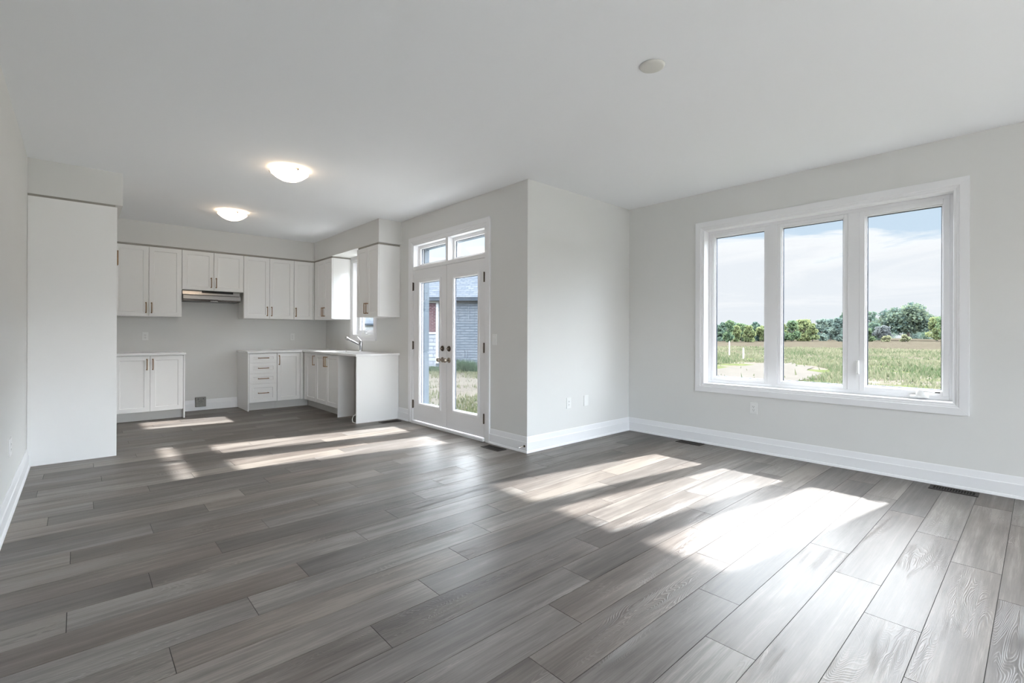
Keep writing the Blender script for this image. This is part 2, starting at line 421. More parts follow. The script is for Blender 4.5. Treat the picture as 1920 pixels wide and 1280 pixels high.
# ------------------------------------------------------------------ casings: mitred profile round an opening
CP = [(0, 0), (0, .020), (.056, .020), (.060, .015), (.072, .014), (.076, .010), (.090, .009), (.094, .004), (.094, 0)]
def casing(mb, u0, u1, z0, z1, fn, bottom=True):
    """inner edge of the casing at the given rectangle; fn(u, d, z), d outward into the room"""
    wd = .094
    sides = [((u0, z0), (u0, z1), (-1, 0)), ((u0, z1), (u1, z1), (0, 1)), ((u1, z1), (u1, z0), (1, 0))]
    if bottom: sides.append(((u1, z0), (u0, z0), (0, -1)))
    for (a, b, n) in sides:
        tx = (b[0]-a[0]); tz = (b[1]-a[1]); l = math.hypot(tx, tz); tx /= l; tz /= l
        va = []; vb = []
        for w, d in CP:
            e = wd - w                      # distance outwards from the inner edge
            ea = e if (bottom or not (n == (-1, 0))) else 0
            eb = e if (bottom or not (n == (1, 0))) else 0
            va.append(fn(a[0] + n[0]*e - tx*ea, d, a[1] + n[1]*e - tz*ea))
            vb.append(fn(b[0] + n[0]*e + tx*eb, d, b[1] + n[1]*e + tz*eb))
        k = len(CP)
        mb.add(va + vb, [(i, (i+1) % k, k+(i+1) % k, k+i) for i in range(k)] + [tuple(range(k-1,-1,-1)), tuple(range(k, 2*k))])
    return mb
def ring(mb, u0, u1, z0, z1, w, d0, d1, fn):
    """rectangular frame, w wide inwards from the given outer rectangle"""
    for a, b, c, d in ((u0, u0+w, z0, z1), (u1-w, u1, z0, z1), (u0+w, u1-w, z0, z0+w), (u0+w, u1-w, z1-w, z1)):
        v = [fn(x, y, z) for y in (d0, d1) for x, z in ((a,c),(b,c),(b,d),(a,d))]
        mb.add(v, [(0,1,2,3),(7,6,5,4),(0,4,5,1),(1,5,6,2),(2,6,7,3),(3,7,4,0)])
    return mb
def pbox(mb, u0, u1, d0, d1, z0, z1, fn):
    v = [fn(x, y, z) for y in (d0, d1) for x, z in ((u0,z0),(u1,z0),(u1,z1),(u0,z1))]
    return mb.add(v, [(0,1,2,3),(7,6,5,4),(0,4,5,1),(1,5,6,2),(2,6,7,3),(3,7,4,0)])
def pane(name, parent, u0, u1, z0, z1, d, fn, mat='glass', spacer=True):
    """sealed unit: thin glass with the dark spacer bar round its edge"""
    g = obj(name, pbox(MB(), u0 - .004, u1 + .004, d, d + .004, z0 - .004, z1 + .004, fn), M['glass'], parent, label='clear glass')
    if spacer:
        obj('spacer_bar', ring(MB(), u0 - .006, u1 + .006, z0 - .006, z1 + .006, .009, d + .005, d + .021, fn), M['spacer'], g)
    return g
inW = lambda u, d, z: (W - d, u, z)          # d towards the room
inD = lambda u, d, z: (W1 - d, u, z)

# living-room window -------------------------------------------------
w1 = thing('window_1', 'wide white triple window looking over the field', 'window', (W, 1.48, .66), kind='structure')
obj('casing', casing(MB(), *WIN[:2], WIN[2], WIN[3], inW), M['trim'], w1, bevel=.0012)
y0, y1, z0, z1 = WIN
jl = MB()    # jamb lining out to the window unit
ring(jl, y0 - .012, y1 + .012, z0 - .012, z1 + .012, .012, -.001, .19, onW)
obj('jamb', jl, M['trim'], w1)
fr = MB(); ring(fr, y0, y1, z0, z1, .030, .100, .185, onW)
for a, b in ((1.781, 1.872), (1.100, 1.190)): pbox(fr, a, b, .100, .185, z0 + .03, z1 - .03, onW)
obj('window_frame', fr, M['trim'], w1, bevel=.002)
for (a, b, fixed) in ((1.872, y1 - .030, 1), (1.190, 1.781, 1), (y0 + .030, 1.100, 0)):
    s = obj('sash', ring(MB(), a, b, z0 + .030, z1 - .030, .031 if fixed else .040, .106 if fixed else .096, .168, onW), M['trim'], w1, bevel=.003)
    w_ = .031 if fixed else .040
    ring_in = ring(MB(), a + w_, b - w_, z0 + .03 + w_, z1 - .03 - w_, .010, .118, .160, onW)
    obj('glazing_bead', ring_in, M['trim'], s, bevel=.003)
    e = w_ + .012
    pane('pane', s, a + e, b - e, z0 + .03 + e, z1 - .03 - e, .128, onW)
# casement lock on the mullion stile and crank on the sill
lk = MB(); pbox(lk, 1.098, 1.122, .078, .097, .838, .962, onW)
l_ = obj('lock', lk, M['plastic'], w1, bevel=.006, label='white casement lock')
obj('lock_lever', MB().tube([onW(1.106, .080, .95), onW(1.102, .062, .91), onW(1.100, .060, .85)], [.008, .008, .006], 8), M['plastic'], l_, smooth=True)
ck = MB(); pbox(ck, .620, .745, .055, .100, z0 + .012, z0 + .034, onW)
c_ = obj('crank', ck, M['plastic'], w1, bevel=.008, label='white casement crank')
obj('crank_cover', MB().lathe([(.0, .050), (.018, .048), (.030, .03), (.034, .0)], 20, onW(.675, .080, z0 + .032)), M['plastic'], c_, smooth=True)
obj('crank_handle', MB().tube([onW(.675, .074, z0 + .066), onW(.63, .058, z0 + .070), onW(.585, .056, z0 + .062)], [.009, .008, .006], 8), M['plastic'], c_, smooth=True)
obj('crank_arm', MB().tube([onW(.62, .098, z0 + .060), onW(.556, .098, z0 + .062)], .006, 6), M['slot'], c_)

# garden doors with transom --------------------------------------------
d1 = thing('door_1', 'white double garden door with tall glass lights and bronze knobs', 'door', (W1, 4.9, 0), kind='structure')
obj('casing', casing(MB(), DOOR[0], DOOR[1], 0, DOOR[3], inD, bottom=False), M['trim'], d1, bevel=.0012)
fm = MB()
for a, b in ((DOOR[0], DOOR[0] + .012), (DOOR[1] - .010, DOOR[1])): pbox(fm, a, b, -.002, .15, 0, DOOR[3], onD)
pbox(fm, DOOR[0], DOOR[1], -.002, .15, DOOR[3] - .010, DOOR[3], onD)
pbox(fm, DOOR[0], DOOR[1], .0, .15, 2.034, 2.080, onD)           # transom bar
obj('frame', fm, M['trim'], d1, bevel=.0015)
obj('threshold', pbox(MB(), DOOR[0], DOOR[1], -.030, .17, 0.0, .030, onD), M['trim'], d1, bevel=.004)
xf = MB()
for a, b in ((DOOR[0], DOOR[0] + .045), (DOOR[1] - .055, DOOR[1])): pbox(xf, a, b, .150, .215, 0, DOOR[3], onD)
pbox(xf, DOOR[0], DOOR[1], .150, .215, DOOR[3] - .045, DOOR[3], onD)
obj('brickmould', xf, M['ext_frame'], d1, label='grey exterior brickmould')
def leaf(a, b, glass, hinge_u, knob_u, sgn):
    z0, z1 = .038, 2.030; g0, g1, gz0, gz1 = glass
    lf = obj('door_leaf', slab(MB(), a, b, z0, z1, [(g0, g1, gz0, gz1)], .002, .046, onD), M['trim'], d1, bevel=.0015)
    lf['label'] = 'white glazed door leaf'
    lite = MB(); ring(lite, g0 - .026, g1 + .026, gz0 - .026, gz1 + .026, .034, -.006, .003, onD)
    ring(lite, g0 + .001, g1 - .001, gz0 + .001, gz1 - .001, .014, .003, .0145, onD)
    obj('lite_frame', lite, M['trim'], lf, bevel=.004)
    g = pane('pane', lf, g0 + .017, g1 - .017, gz0 + .017, gz1 - .017, .016, onD)
    for hz in (1.818, 1.034, .250):
        hm = MB(); pbox(hm, hinge_u - .013, hinge_u + .013, -.004, .004, hz - .052, hz + .052, onD)
        hm.tube([onD(hinge_u, -.008, hz - .056), onD(hinge_u, -.008, hz + .056)], .0075, 8)
        obj('hinge', hm, M['dark_bronze'], lf, label='dark bronze hinge')
    kb = MB().lathe([(.0, -.085), (.018, -.083), (.027, -.070), (.029, -.058), (.024, -.046), (.013, -.036), (.011, -.010), (.030, -.008), (.033, -.003), (.033, .0)],
                    24, onD(knob_u, 0, .868), 'X')
    obj('door_knob', kb, M['nickel'], lf, smooth=True, label='aged bronze round knob')
    db = MB().lathe([(.0, -.016), (.022, -.016), (.031, -.011), (.034, -.004), (.034, 0)], 24, onD(knob_u, 0, 1.007), 'X')
    dbo = obj('deadbolt', db, M['dark_bronze'], lf, smooth=True, label='dark bronze deadbolt plate')
    tt = MB(); pbox(tt, knob_u - .018, knob_u + .018, -.030, -.014, 1.001, 1.013, onD)
    obj('thumb_turn', tt, M['nickel'], dbo, bevel=.003)
    return lf
leaf(4.1445, 4.876, (4.250, 4.745, .262, 1.868), 4.140, 4.822, 1)
L2 = leaf(4.882, 5.6535, (5.022, 5.515, .262, 1.868), 5.660, 4.962, -1)
obj('astragal', pbox(MB(), 4.862, 4.893, .040, .052, .038, 2.03, onD), M['trim'], d1)
w2 = thing('window_2', 'low two-pane transom window above the garden doors', 'window', (W1 + .08, 4.9, 2.1), kind='structure')
tf = MB(); ring(tf, 4.140, 5.658, 2.080, 2.365, .012, .070, .148, onD); pbox(tf, 4.853, 4.905, .0, .148, 2.080, 2.365, onD)
obj('window_frame', tf, M['trim'], w2, bevel=.002)
for a, b in ((4.152, 4.853), (4.905, 5.646)):
    s = obj('sash', ring(MB(), a, b, 2.090, 2.355, .030, .078, .120, onD), M['trim'], w2, bevel=.003)
    pane('pane', s, a + .034, b - .034, 2.124, 2.321, .094, onD)

# kitchen window -------------------------------------------------------
w3 = thing('window_3', 'narrow white kitchen window behind the sink', 'window', (W1, 7.2, 1.16), kind='structure')
obj('casing', casing(MB(), *KWIN, inD), M['trim'], w3, bevel=.0012)
a, b, c, d = KWIN
obj('jamb', ring(MB(), a - .012, b + .012, c - .012, d + .012, .012, -.001, .19, onD), M['trim'], w3)
obj('window_frame', ring(MB(), a, b, c, d, .030, .075, .16, onD), M['trim'], w3, bevel=.002)
s = obj('sash', ring(MB(), a + .03, b - .03, c + .03, d - .03, .042, .082, .140, onD), M['trim'], w3, bevel=.003)
pane('pane', s, a + .076, b - .076, c + .076, d - .076, .105, onD)
ck = MB(); pbox(ck, 7.19, 7.31, .035, .075, c + .010, c + .030, onD)
c_ = obj('crank', ck, M['plastic'], w3, bevel=.006, label='white casement crank')
obj('crank_handle', MB().tube([onD(7.22, .05, c + .03), onD(7.19, .035, c + .048), onD(7.14, .035, c + .046)], [.011, .009, .007], 8), M['chrome'], c_, smooth=True)

# unseen window added beside the viewer to brighten the room
w5 = thing('added_window_5', 'added white window out of view, letting more light into the room', 'window', (W, -1.85, .66), kind='structure')
obj('casing', casing(MB(), *ADDED_WIN, inW), M['trim'], w5)
wf = MB(); ring(wf, *ADDED_WIN, .06, .10, .17, onW)
for a in (-2.27, -1.43): pbox(wf, a - .04, a + .04, .10, .17, ADDED_WIN[2] + .06, ADDED_WIN[3] - .06, onW)
obj('window_frame', wf, M['trim'], w5, bevel=.002)
for a, b in ((-3.04, -2.31), (-2.23, -1.47), (-1.39, -.66)): obj('pane', pbox(MB(), a - .005, b + .005, .13, .134, ADDED_WIN[2] + .055, ADDED_WIN[3] - .055, onW), M['glass'], w5, label='clear glass')
# window added behind the viewer as a source of fill light
w4 = thing('added_window_4', 'large added window in the unseen rear wall, lighting the room', 'window', (1.8, YR, .35), kind='structure')
inR = lambda u, d, z: (u, YR + d, z); outR = lambda u, d, z: (u, YR - d, z)
obj('casing', casing(MB(), *ADDED_RWIN, inR), M['trim'], w4)
rf = MB(); ring(rf, *ADDED_RWIN, .05, .08, .16, outR)
for x in (1.26, 2.41): pbox(rf, x - .04, x + .04, .08, .16, ADDED_RWIN[2] + .05, ADDED_RWIN[3] - .05, outR)
obj('window_frame', rf, M['trim'], w4, bevel=.002)
for a, b in ((.17, 1.22), (1.30, 2.37), (2.45, 3.50)):
    obj('pane', pbox(MB(), a - .005, b + .005, .11, .114, ADDED_RWIN[2] + .045, ADDED_RWIN[3] - .045, outR), M['glass'], w4, label='clear glass')

# ------------------------------------------------------------------ kitchen cabinets
YB, YU, XS, XU = 8.075, 8.384, 3.060, 3.335       # door faces: base back run, upper back run, sink run, upper sink run
backF = lambda yf: (lambda a, d, z: (a, yf - d, z))       # faces the viewer along -Y
sideF = lambda xf: (lambda a, d, z: (xf - d, a, z))       # faces -X
Z0, Z1, ZT = .124, .878, .884
CT = .914                                                  # worktop height
def shaker_mb(a0, a1, z0, z1, fn, rail=.057):
    a0, a1, z0, z1 = a0 + .0030, a1 - .0030, z0 + .0030, z1 - .0030
    loops = [(0, -.0195), (0, -.0015), (.0015, 0), (rail, 0), (rail + .005, -.0075)]
    v = []
    for e, d in loops: v += [fn(a0+e, d, z0+e), fn(a1-e, d, z0+e), fn(a1-e, d, z1-e), fn(a0+e, d, z1-e)]
    f = [(3, 2, 1, 0)]
    for i in range(len(loops)-1):
        for k in range(4): f.append((i*4+k, i*4+(k+1) % 4, (i+1)*4+(k+1) % 4, (i+1)*4+k))
    k = (len(loops)-1)*4; f.append((k, k+1, k+2, k+3))
    return MB().add(v, f)
def handle(parent, a, z, fn, vert=True, ln=.150):
    e = ln/2 - .007; mb = MB()
    pt = (lambda t, d: fn(a, d, z + t)) if vert else (lambda t, d: fn(a + t, d, z))
    mb.tube([pt(-ln/2, .030), pt(ln/2, .030)], .0058, 8)
    for t in (-e, e):
        mb.tube([pt(t, 0), pt(t, .004), pt(t, .012), pt(t, .031)], [.0085, .0075, .0052, .0056], 8)
    return obj('handle', mb, M['bronze'], parent, smooth=True, label='slim bronze bar handle')
def door(root, a0, a1, z0, z1, fn, ha, hz):
    d = obj('door', shaker_mb(a0, a1, z0, z1, fn), M['cab'], root)
    handle(d, ha, hz, fn); return d
def carcass(root, a0, a1, z0, z1, fn, depth, name='carcass'):
    return obj(name, pbox(MB(), a0, a1, -depth, -.0205, z0, z1, fn), M['cab'], root, bevel=.001)
def toe(root, a0, a1, fn, depth=.10):
    return obj('toe_kick', pbox(MB(), a0, a1, -depth - .016, -depth, 0, Z0 + .004, fn), M['cab_in'], root)

fb, fs, fu, fr_ = backF(YB), sideF(XS), backF(YU), sideF(XU)
DB, DU = D - YB - .003, D - YU - .002
# base cabinet beside the range space
c = thing('base_cabinet', 'white two-door base cabinet between tall refrigerator panel and range space', 'cabinet', (.72, YB, 0))
carcass(c, .02, 1.428, Z0, ZT, fb, DB); toe(c, .02, 1.428, fb)
obj('filler', pbox(MB(), .02, .676, -.019, 0, Z0, Z1, fb), M['cab'], c)
door(c, .676, 1.053, Z0, Z1, fb, 1.020, .762); door(c, 1.053, 1.429, Z0, Z1, fb, 1.084, .762)
obj('end_panel', pbox(MB(), 1.430, 1.448, -DB, .001, 0, ZT, fb), M['cab'], c, bevel=.001)
# drawer unit
c = thing('drawer_cabinet', 'white base cabinet with a stack of four bronze-handled drawers', 'cabinet', (2.45, YB, 0))
obj('end_panel', pbox(MB(), 2.242, 2.258, -DB, .001, 0, ZT, fb), M['cab'], c, bevel=.001)
carcass(c, 2.259, 2.656, Z0, ZT, fb, DB); toe(c, 2.259, 2.656, fb)
for a, b, hz in ((.732, Z1, .806), (.568, .732, .650), (.411, .568, .490), (Z0, .411, .267)):
    d = obj('drawer', shaker_mb(2.260, 2.655, a, b, fb, .050 if b - a < .2 else .057), M['cab'], c)
    handle(d, 2.458, hz, fb, False)
# corner unit on the back run
c = thing('corner_cabinet', 'white one-door base cabinet beside the four drawers', 'cabinet', (2.85, YB, 0))
carcass(c, 2.657, 3.058, Z0, ZT, fb, DB); toe(c, 2.657, 3.16, fb)
door(c, 2.657, 3.008, Z0, Z1, fb, 2.686, .766)
obj('filler', pbox(MB(), 3.010, 3.060, -.019, -.001, Z0, Z1, fb), M['cab'], c)
# single and double units of the sink run
DS = W1 - XS - .003
c = thing('base_cabinet', 'narrow white base cabinet in the inner corner of the worktop', 'cabinet', (XS, 7.75, 0))
carcass(c, 7.531, 8.053, Z0, ZT, fs, DS); toe(c, 7.531, 8.16, fs)
door(c, 7.531, 7.965, Z0, Z1, fs, 7.590, .768)
obj('filler', pbox(MB(), 7.967, 8.056, -.019, -.001, Z0, Z1, fs), M['cab'], c)
c = thing('sink_cabinet', 'white two-door sink cabinet beside the open dishwasher space', 'cabinet', (XS, 7.1, 0))
sc = MB(); pbox(sc, 6.694, 7.529, -DS, -.0205, Z0, .60, fs); pbox(sc, 6.694, 7.529, -.06, -.0205, .60, ZT, fs)
pbox(sc, 6.694, 6.706, -DS, -.0205, .60, ZT, fs); pbox(sc, 7.517, 7.529, -DS, -.0205, .60, ZT, fs)
obj('carcass', sc, M['cab_in'], c); toe(c, 6.694, 7.529, fs)
door(c, 7.110, 7.530, Z0, Z1, fs, 7.143, .768); door(c, 6.692, 7.110, Z0, Z1, fs, 7.077, .768)
obj('end_panel', pbox(MB(), 6.674, 6.692, -.235, .001, 0, ZT, fs), M['cab'], c, bevel=.001)
obj('side_board', pbox(MB(), 6.682, 6.6935, -DS, -.236, 0, ZT, fs), M['cab_in'], c)
# panel closing the dishwasher space
c = obj('dishwasher_panel', pbox(MB(), 6.052, 6.070, -DS, .008, 0, ZT, fs), M['cab'], bevel=.001)
tag(c, 'white end panel closing the empty dishwasher space', 'panel')
# refrigerator surround
c = thing('refrigerator_surround', 'tall white refrigerator surround, its blank side panel facing the living area', 'cabinet', (.3, 6.45, 0))
obj('side_panel', MB().box(.002, .613, 6.006, 6.025, 0, 2.400), M['cab'], c, bevel=.001)
obj('side_panel', MB().box(.002, .605, 6.932, 6.950, 0, 2.400), M['cab'], c, bevel=.001)
fg = lambda a, d, z: (.608 + d, a, z)
obj('carcass', MB().box(.003, .587, 6.027, 6.930, 1.83, 2.400), M['cab'], c)
for a, b, h in ((6.028, 6.478, 6.446), (6.478, 6.929, 6.510)):
    q = obj('door', shaker_mb(a, b, 1.832, 2.398, fg), M['cab'], c); handle(q, h, 1.970, fg)
# wall cabinets of the back run
def upper(name, label, a0, a1, z0, doors, fn, depth, at, fill=()):
    r = thing(name, label, 'wall cabinet', at)
    carcass(r, a0, a1, z0, 2.400, fn, depth)
    for p, q, h in doors: door(r, p, q, z0, 2.400, fn, h, z0 + .120)
    for p, q in fill: obj('filler', pbox(MB(), p, q, -.019, -.001, z0, 2.400, fn), M['cab'], r)
    return r
ZU = 1.420
upper('wall_cabinet', 'white two-door wall cabinet touching the tall refrigerator panel edge', .02, 1.450, ZU,
      ((.676, 1.064, 1.033), (1.064, 1.449, 1.096)), fu, DU, (1.06, YU, ZU), ((.02, .675),))
upper('wall_cabinet', 'short white two-door cabinet directly above the range hood', 1.452, 2.251, 1.822,
      ((1.452, 1.850, 1.815), (1.850, 2.250, 1.880)), fu, DU, (1.85, YU, 1.822))
upper('wall_cabinet', 'white two-door wall cabinet between range hood and corner cabinet', 2.2525, 3.003, ZU,
      ((2.254, 2.629, 2.592), (2.629, 3.003, 2.658)), fu, DU, (2.63, YU, ZU))
upper('wall_cabinet', 'white one-door wall cabinet in the corner above the drawers', 3.0045, 3.335, ZU,
      ((3.0045, 3.315, 3.034),), fu, DU, (3.17, YU, ZU), ((3.316, 3.336),))
DX = W1 - XU - .002
upper('wall_cabinet', 'white wall cabinet with sunlit side, beyond the kitchen window', 7.617, 8.362, ZU,
      ((7.941, 8.262, 7.972), (7.617, 7.941, 7.908)), fr_, DX, (XU, 7.95, ZU), ((8.263, 8.3635),))
upper('wall_cabinet', 'white wall cabinet hanging between kitchen window and garden doors', 6.020, 6.678, ZU,
      ((6.349, 6.678, 6.382), (6.020, 6.349, 6.318)), fr_, DX, (XU, 6.35, ZU))
# recessed trims under the bulkheads, their shadow put into a darker colour
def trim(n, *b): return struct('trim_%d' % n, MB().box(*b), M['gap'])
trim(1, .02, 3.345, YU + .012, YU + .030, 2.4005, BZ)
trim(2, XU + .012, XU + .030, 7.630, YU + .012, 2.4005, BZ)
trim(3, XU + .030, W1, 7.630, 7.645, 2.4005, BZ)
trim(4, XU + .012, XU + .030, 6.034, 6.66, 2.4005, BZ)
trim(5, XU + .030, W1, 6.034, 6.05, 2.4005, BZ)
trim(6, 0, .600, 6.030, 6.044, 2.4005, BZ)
# worktops
def top(name, label, mb, at):
    o = obj(name, mb, M['quartz'], None, loc=at, bevel=.003); return tag(o, label, 'worktop')
top('worktop', 'short white stone worktop on the base cabinet beside range space', MB().box(.003, 1.457, YB - .028, D - .001, ZT + .001, CT), (.7, 8.4, .9))
SK = (3.205, 3.520, 6.860, 7.500)                # sink cut-out x0 x1 y0 y1
def lshape():
    xs = [2.230, XS - .028, SK[0], SK[1], W1 - .001]; ys = [6.028, SK[2], SK[3], YB - .028, D - .001]
    full = lambda i, j: 0 <= i < 4 and 0 <= j < 4 and (j == 3 or i >= 1) and not (i == 2 and j == 1)
    mb = MB(); vid = {}
    def V(i, j, z):
        if (i, j, z) not in vid: vid[(i, j, z)] = len(mb.v); mb.v.append((xs[i], ys[j], z))
        return vid[(i, j, z)]
    a, b = ZT + .001, CT
    for i in range(4):
        for j in range(4):
            if not full(i, j): continue
            mb.f.append((V(i,j,b), V(i+1,j,b), V(i+1,j+1,b), V(i,j+1,b))); mb.f.append((V(i,j,a), V(i,j+1,a), V(i+1,j+1,a), V(i+1,j,a)))
            if not full(i-1, j): mb.f.append((V(i,j,a), V(i,j,b), V(i,j+1,b), V(i,j+1,a)))
            if not full(i+1, j): mb.f.append((V(i+1,j,a), V(i+1,j+1,a), V(i+1,j+1,b), V(i+1,j,b)))
            if not full(i, j-1): mb.f.append((V(i,j,a), V(i+1,j,a), V(i+1,j,b), V(i,j,b)))
            if not full(i, j+1): mb.f.append((V(i,j+1,a), V(i,j+1,b), V(i+1,j+1,b), V(i+1,j+1,a)))
    return mb
top('worktop', 'L-shaped white stone worktop holding the sink under the kitchen window', lshape(), (3.2, 7.6, .9))
# undermount sink
x0, x1, y0, y1 = SK
sk = MB(); zb = .700; e = .012
sk.add([(x0-e,y0-e,ZT),(x1+e,y0-e,ZT),(x1+e,y1+e,ZT),(x0-e,y1+e,ZT),(x0,y0,ZT),(x1,y0,ZT),(x1,y1,ZT),(x0,y1,ZT),
        (x0+.01,y0+.01,zb),(x1-.01,y0+.01,zb),(x1-.01,y1-.01,zb),(x0+.01,y1-.01,zb),
        (x0-e,y0-e,zb-.006),(x1+e,y0-e,zb-.006),(x1+e,y1+e,zb-.006),(x0-e,y1+e,zb-.006)],
       [(0,1,5,4),(1,2,6,5),(2,3,7,6),(3,0,4,7),(4,5,9,8),(5,6,10,9),(6,7,11,10),(7,4,8,11),(8,9,10,11),
        (0,12,13,1),(1,13,14,2),(2,14,15,3),(3,15,12,0),(15,14,13,12)])
so = thing('sink', 'steel undermount sink let into the L-shaped worktop', 'sink', (3.36, 7.18, .70))
obj('basin', sk, M['sinksteel'], so, bevel=.004)
obj('drain', MB().lathe([(.0, .004), (.030, .004), (.042, .006), (.045, .0)], 24, (3.36, 7.18, zb)), M['chrome'], so, smooth=True)
# tap
ft = thing('faucet', 'chrome pull-out kitchen faucet behind the sink', 'faucet', (3.560, 7.03, CT))
obj('body', MB().lathe([(.027, 0), (.027, .004), (.0235, .008), (.0235, .150), (.0225, .156), (.0, .157)], 28, (3.560, 7.03, CT)), M['chrome'], ft, smooth=True)
A = Vector((3.555, 7.03, CT + .095)); B = Vector((3.352, 7.03, CT + .193)); dr = (B - A).normalized()
sp = obj('spout', MB().tube([A, A + dr*.05, A + dr*.17, B], [.015, .0145, .0155, .0165], 16), M['chrome'], ft, smooth=True)
obj('spray_head', MB().tube([B - dr*.012, B + dr*.004, B + dr*.030, B + dr*.036], [.0178, .0235, .0235, .018], 18), M['steel'], sp, smooth=True, label='grey spray head')
obj('lever', MB().tube([(3.560, 7.03, CT + .155), (3.548, 7.032, CT + .172), (3.505, 7.040, CT + .222)], [.013, .009, .007], 10), M['chrome'], ft, smooth=True)
# range hood
hp = [(.0, 1.8205), (.30, 1.8205), (.318, 1.760), (.318, 1.757), (.372, 1.742), (.376, 1.690), (.362, 1.678), (.352, 1.662), (.0, 1.662)]
hd = thing('range_hood', 'stainless steel range hood under the short wall cabinet', 'range hood', (1.83, D, 1.66))
yh = D - .003
obj('housing', MB().prism([(a, z) for a, z in hp], lambda a, b, h: (h, yh - a, b), 1.458, 2.204), M['steel'], hd, bevel=.002)
gp = MB(); gp.add([(1.700, yh - .3025, 1.8195), (2.112, yh - .3025, 1.8195), (2.112, yh - .3125, 1.786), (1.700, yh - .3125, 1.786),
                   (1.700, yh - .290, 1.8195), (2.112, yh - .290, 1.8195), (2.112, yh - .300, 1.786), (1.700, yh - .300, 1.786)],
                  [(0,1,2,3),(7,6,5,4),(0,4,5,1),(1,5,6,2),(2,6,7,3),(3,7,4,0)])
obj('control_strip', gp, M['black'], hd, label='glossy black control strip')
obj('underside', MB().box(1.475, 2.187, D - .340, D - .02, 1.656, 1.6615), M['black'], hd, label='dark grease filter underside')
obj('light_tab', MB().box(1.80, 1.90, D - .375, D - .345, 1.657, 1.668), M['steel'], hd, bevel=.003)
# cable loop left for the dishwasher
cb = MB().tube([(3.10, 6.10, .012), (3.045, 6.085, .010), (3.016, 6.080, .025), (3.008, 6.080, .062), (3.020, 6.082, .098), (3.060, 6.09, .118), (3.12, 6.12, .125), (3.3, 6.2, .02)], .0045, 8)
tag(obj('appliance_cable', cb, M['cable'], None, loc=(3.05, 6.09, 0), smooth=True), 'white cable loop on the floor at the dishwasher panel edge', 'cable')

# ------------------------------------------------------------------ outlets, switch, plates
def plate(name, label, cat, fn, a, z, kind, w=.072, h=.118, group=None):
    """fn(u, d, z) with d into the room"""
    r = thing(name, label, cat, fn(a, 0, z), group)
    obj('cover_plate', pbox(MB(), a - w/2, a + w/2, 0.0, .0065, z - h/2, z + h/2, fn), M['plastic'], r, bevel=.002)
    if kind == 'outlet':
        rc = obj('receptacle', pbox(MB(), a - .017, a + .017, .0055, .008, z - .034, z + .034, fn), M['plastic'], r, bevel=.0015)
        sl = MB()
        for s in (-.019, .016):
            for t in (-.0065, .0065): pbox(sl, a + t - .0012, a + t + .0012, .0078, .0084, z + s - .002, z + s + .007, fn)
            pbox(sl, a - .0022, a + .0022, .0078, .0084, z + s - .0105, z + s - .006, fn)
        obj('slots', sl, M['slot'], rc, label='dark contact slots')
        for s in (-.047, .047): obj('screw', pbox(MB(), a - .0026, a + .0026, .0055, .0063, z + s - .0026, z + s + .0026, fn), M['grey_metal'], r)
    if kind == 'switch':
        obj('rocker', pbox(MB(), a - .0165, a + .0165, .0055, .0095, z - .033, z + .033, fn), M['plastic'], r, bevel=.002)
    return r
inJ = lambda u, d, z: (u, D1 - d, z); inL = lambda u, d, z: (d, u, z); inK = lambda u, d, z: (u, D - d, z)
plate('outlet', 'white outlet low on the jog wall, next to a blank plate', 'outlet', inJ, 4.296, .440, 'outlet')
plate('blank_plate', 'white blank wall plate on the jog wall beside an outlet', 'wall plate', inJ, 4.590, .440, 'blank', .074)
plate('outlet', 'white outlet on the wall beneath the triple window', 'outlet', inW, 1.965, .442, 'outlet')
plate('outlet', 'white outlet above the short worktop by the range space', 'outlet', inK, 1.053, 1.140, 'outlet')
plate('outlet', 'white outlet above the L-shaped worktop near the corner', 'outlet', inK, 3.086, 1.126, 'outlet')
plate('outlet', 'white double-width outlet plate low on the side wall', 'outlet', inL, 4.612, .425, 'outlet', .115)
plate('light_switch', 'white rocker light switch beside the garden doors', 'switch', inD, 3.962, 1.126, 'switch')
# range receptacle standing over the baseboard
rb = thing('range_outlet', 'grey metal range outlet box on the baseboard in the range space', 'outlet', (1.732, D, .05))
ins = lambda u, d, z: (u, D - d, z)
obj('box', pbox(MB(), 1.664, 1.802, .0, .048, .054, .200, ins), M['grey_metal'], rb, bevel=.003)
ro = obj('receptacle', pbox(MB(), 1.700, 1.768, .048, .052, .095, .160, ins), M['grey_metal'], rb, bevel=.010)
sl = MB()
for u0, u1, q0, q1 in ((1.727, 1.740, .150, .155), (1.708, 1.722, .1365, .142), (1.732, 1.756, .1365, .140), (1.728, 1.739, .122, .128)): pbox(sl, u0, u1, .0515, .0528, q0, q1, ins)
obj('slots', sl, M['slot'], ro, label='dark contact slots')
for u in (1.698, 1.768): obj('knockout', pbox(MB(), u - .007, u + .007, .0475, .0495, .170, .184, ins), M['slot'], rb, label='dark knock-out hole')

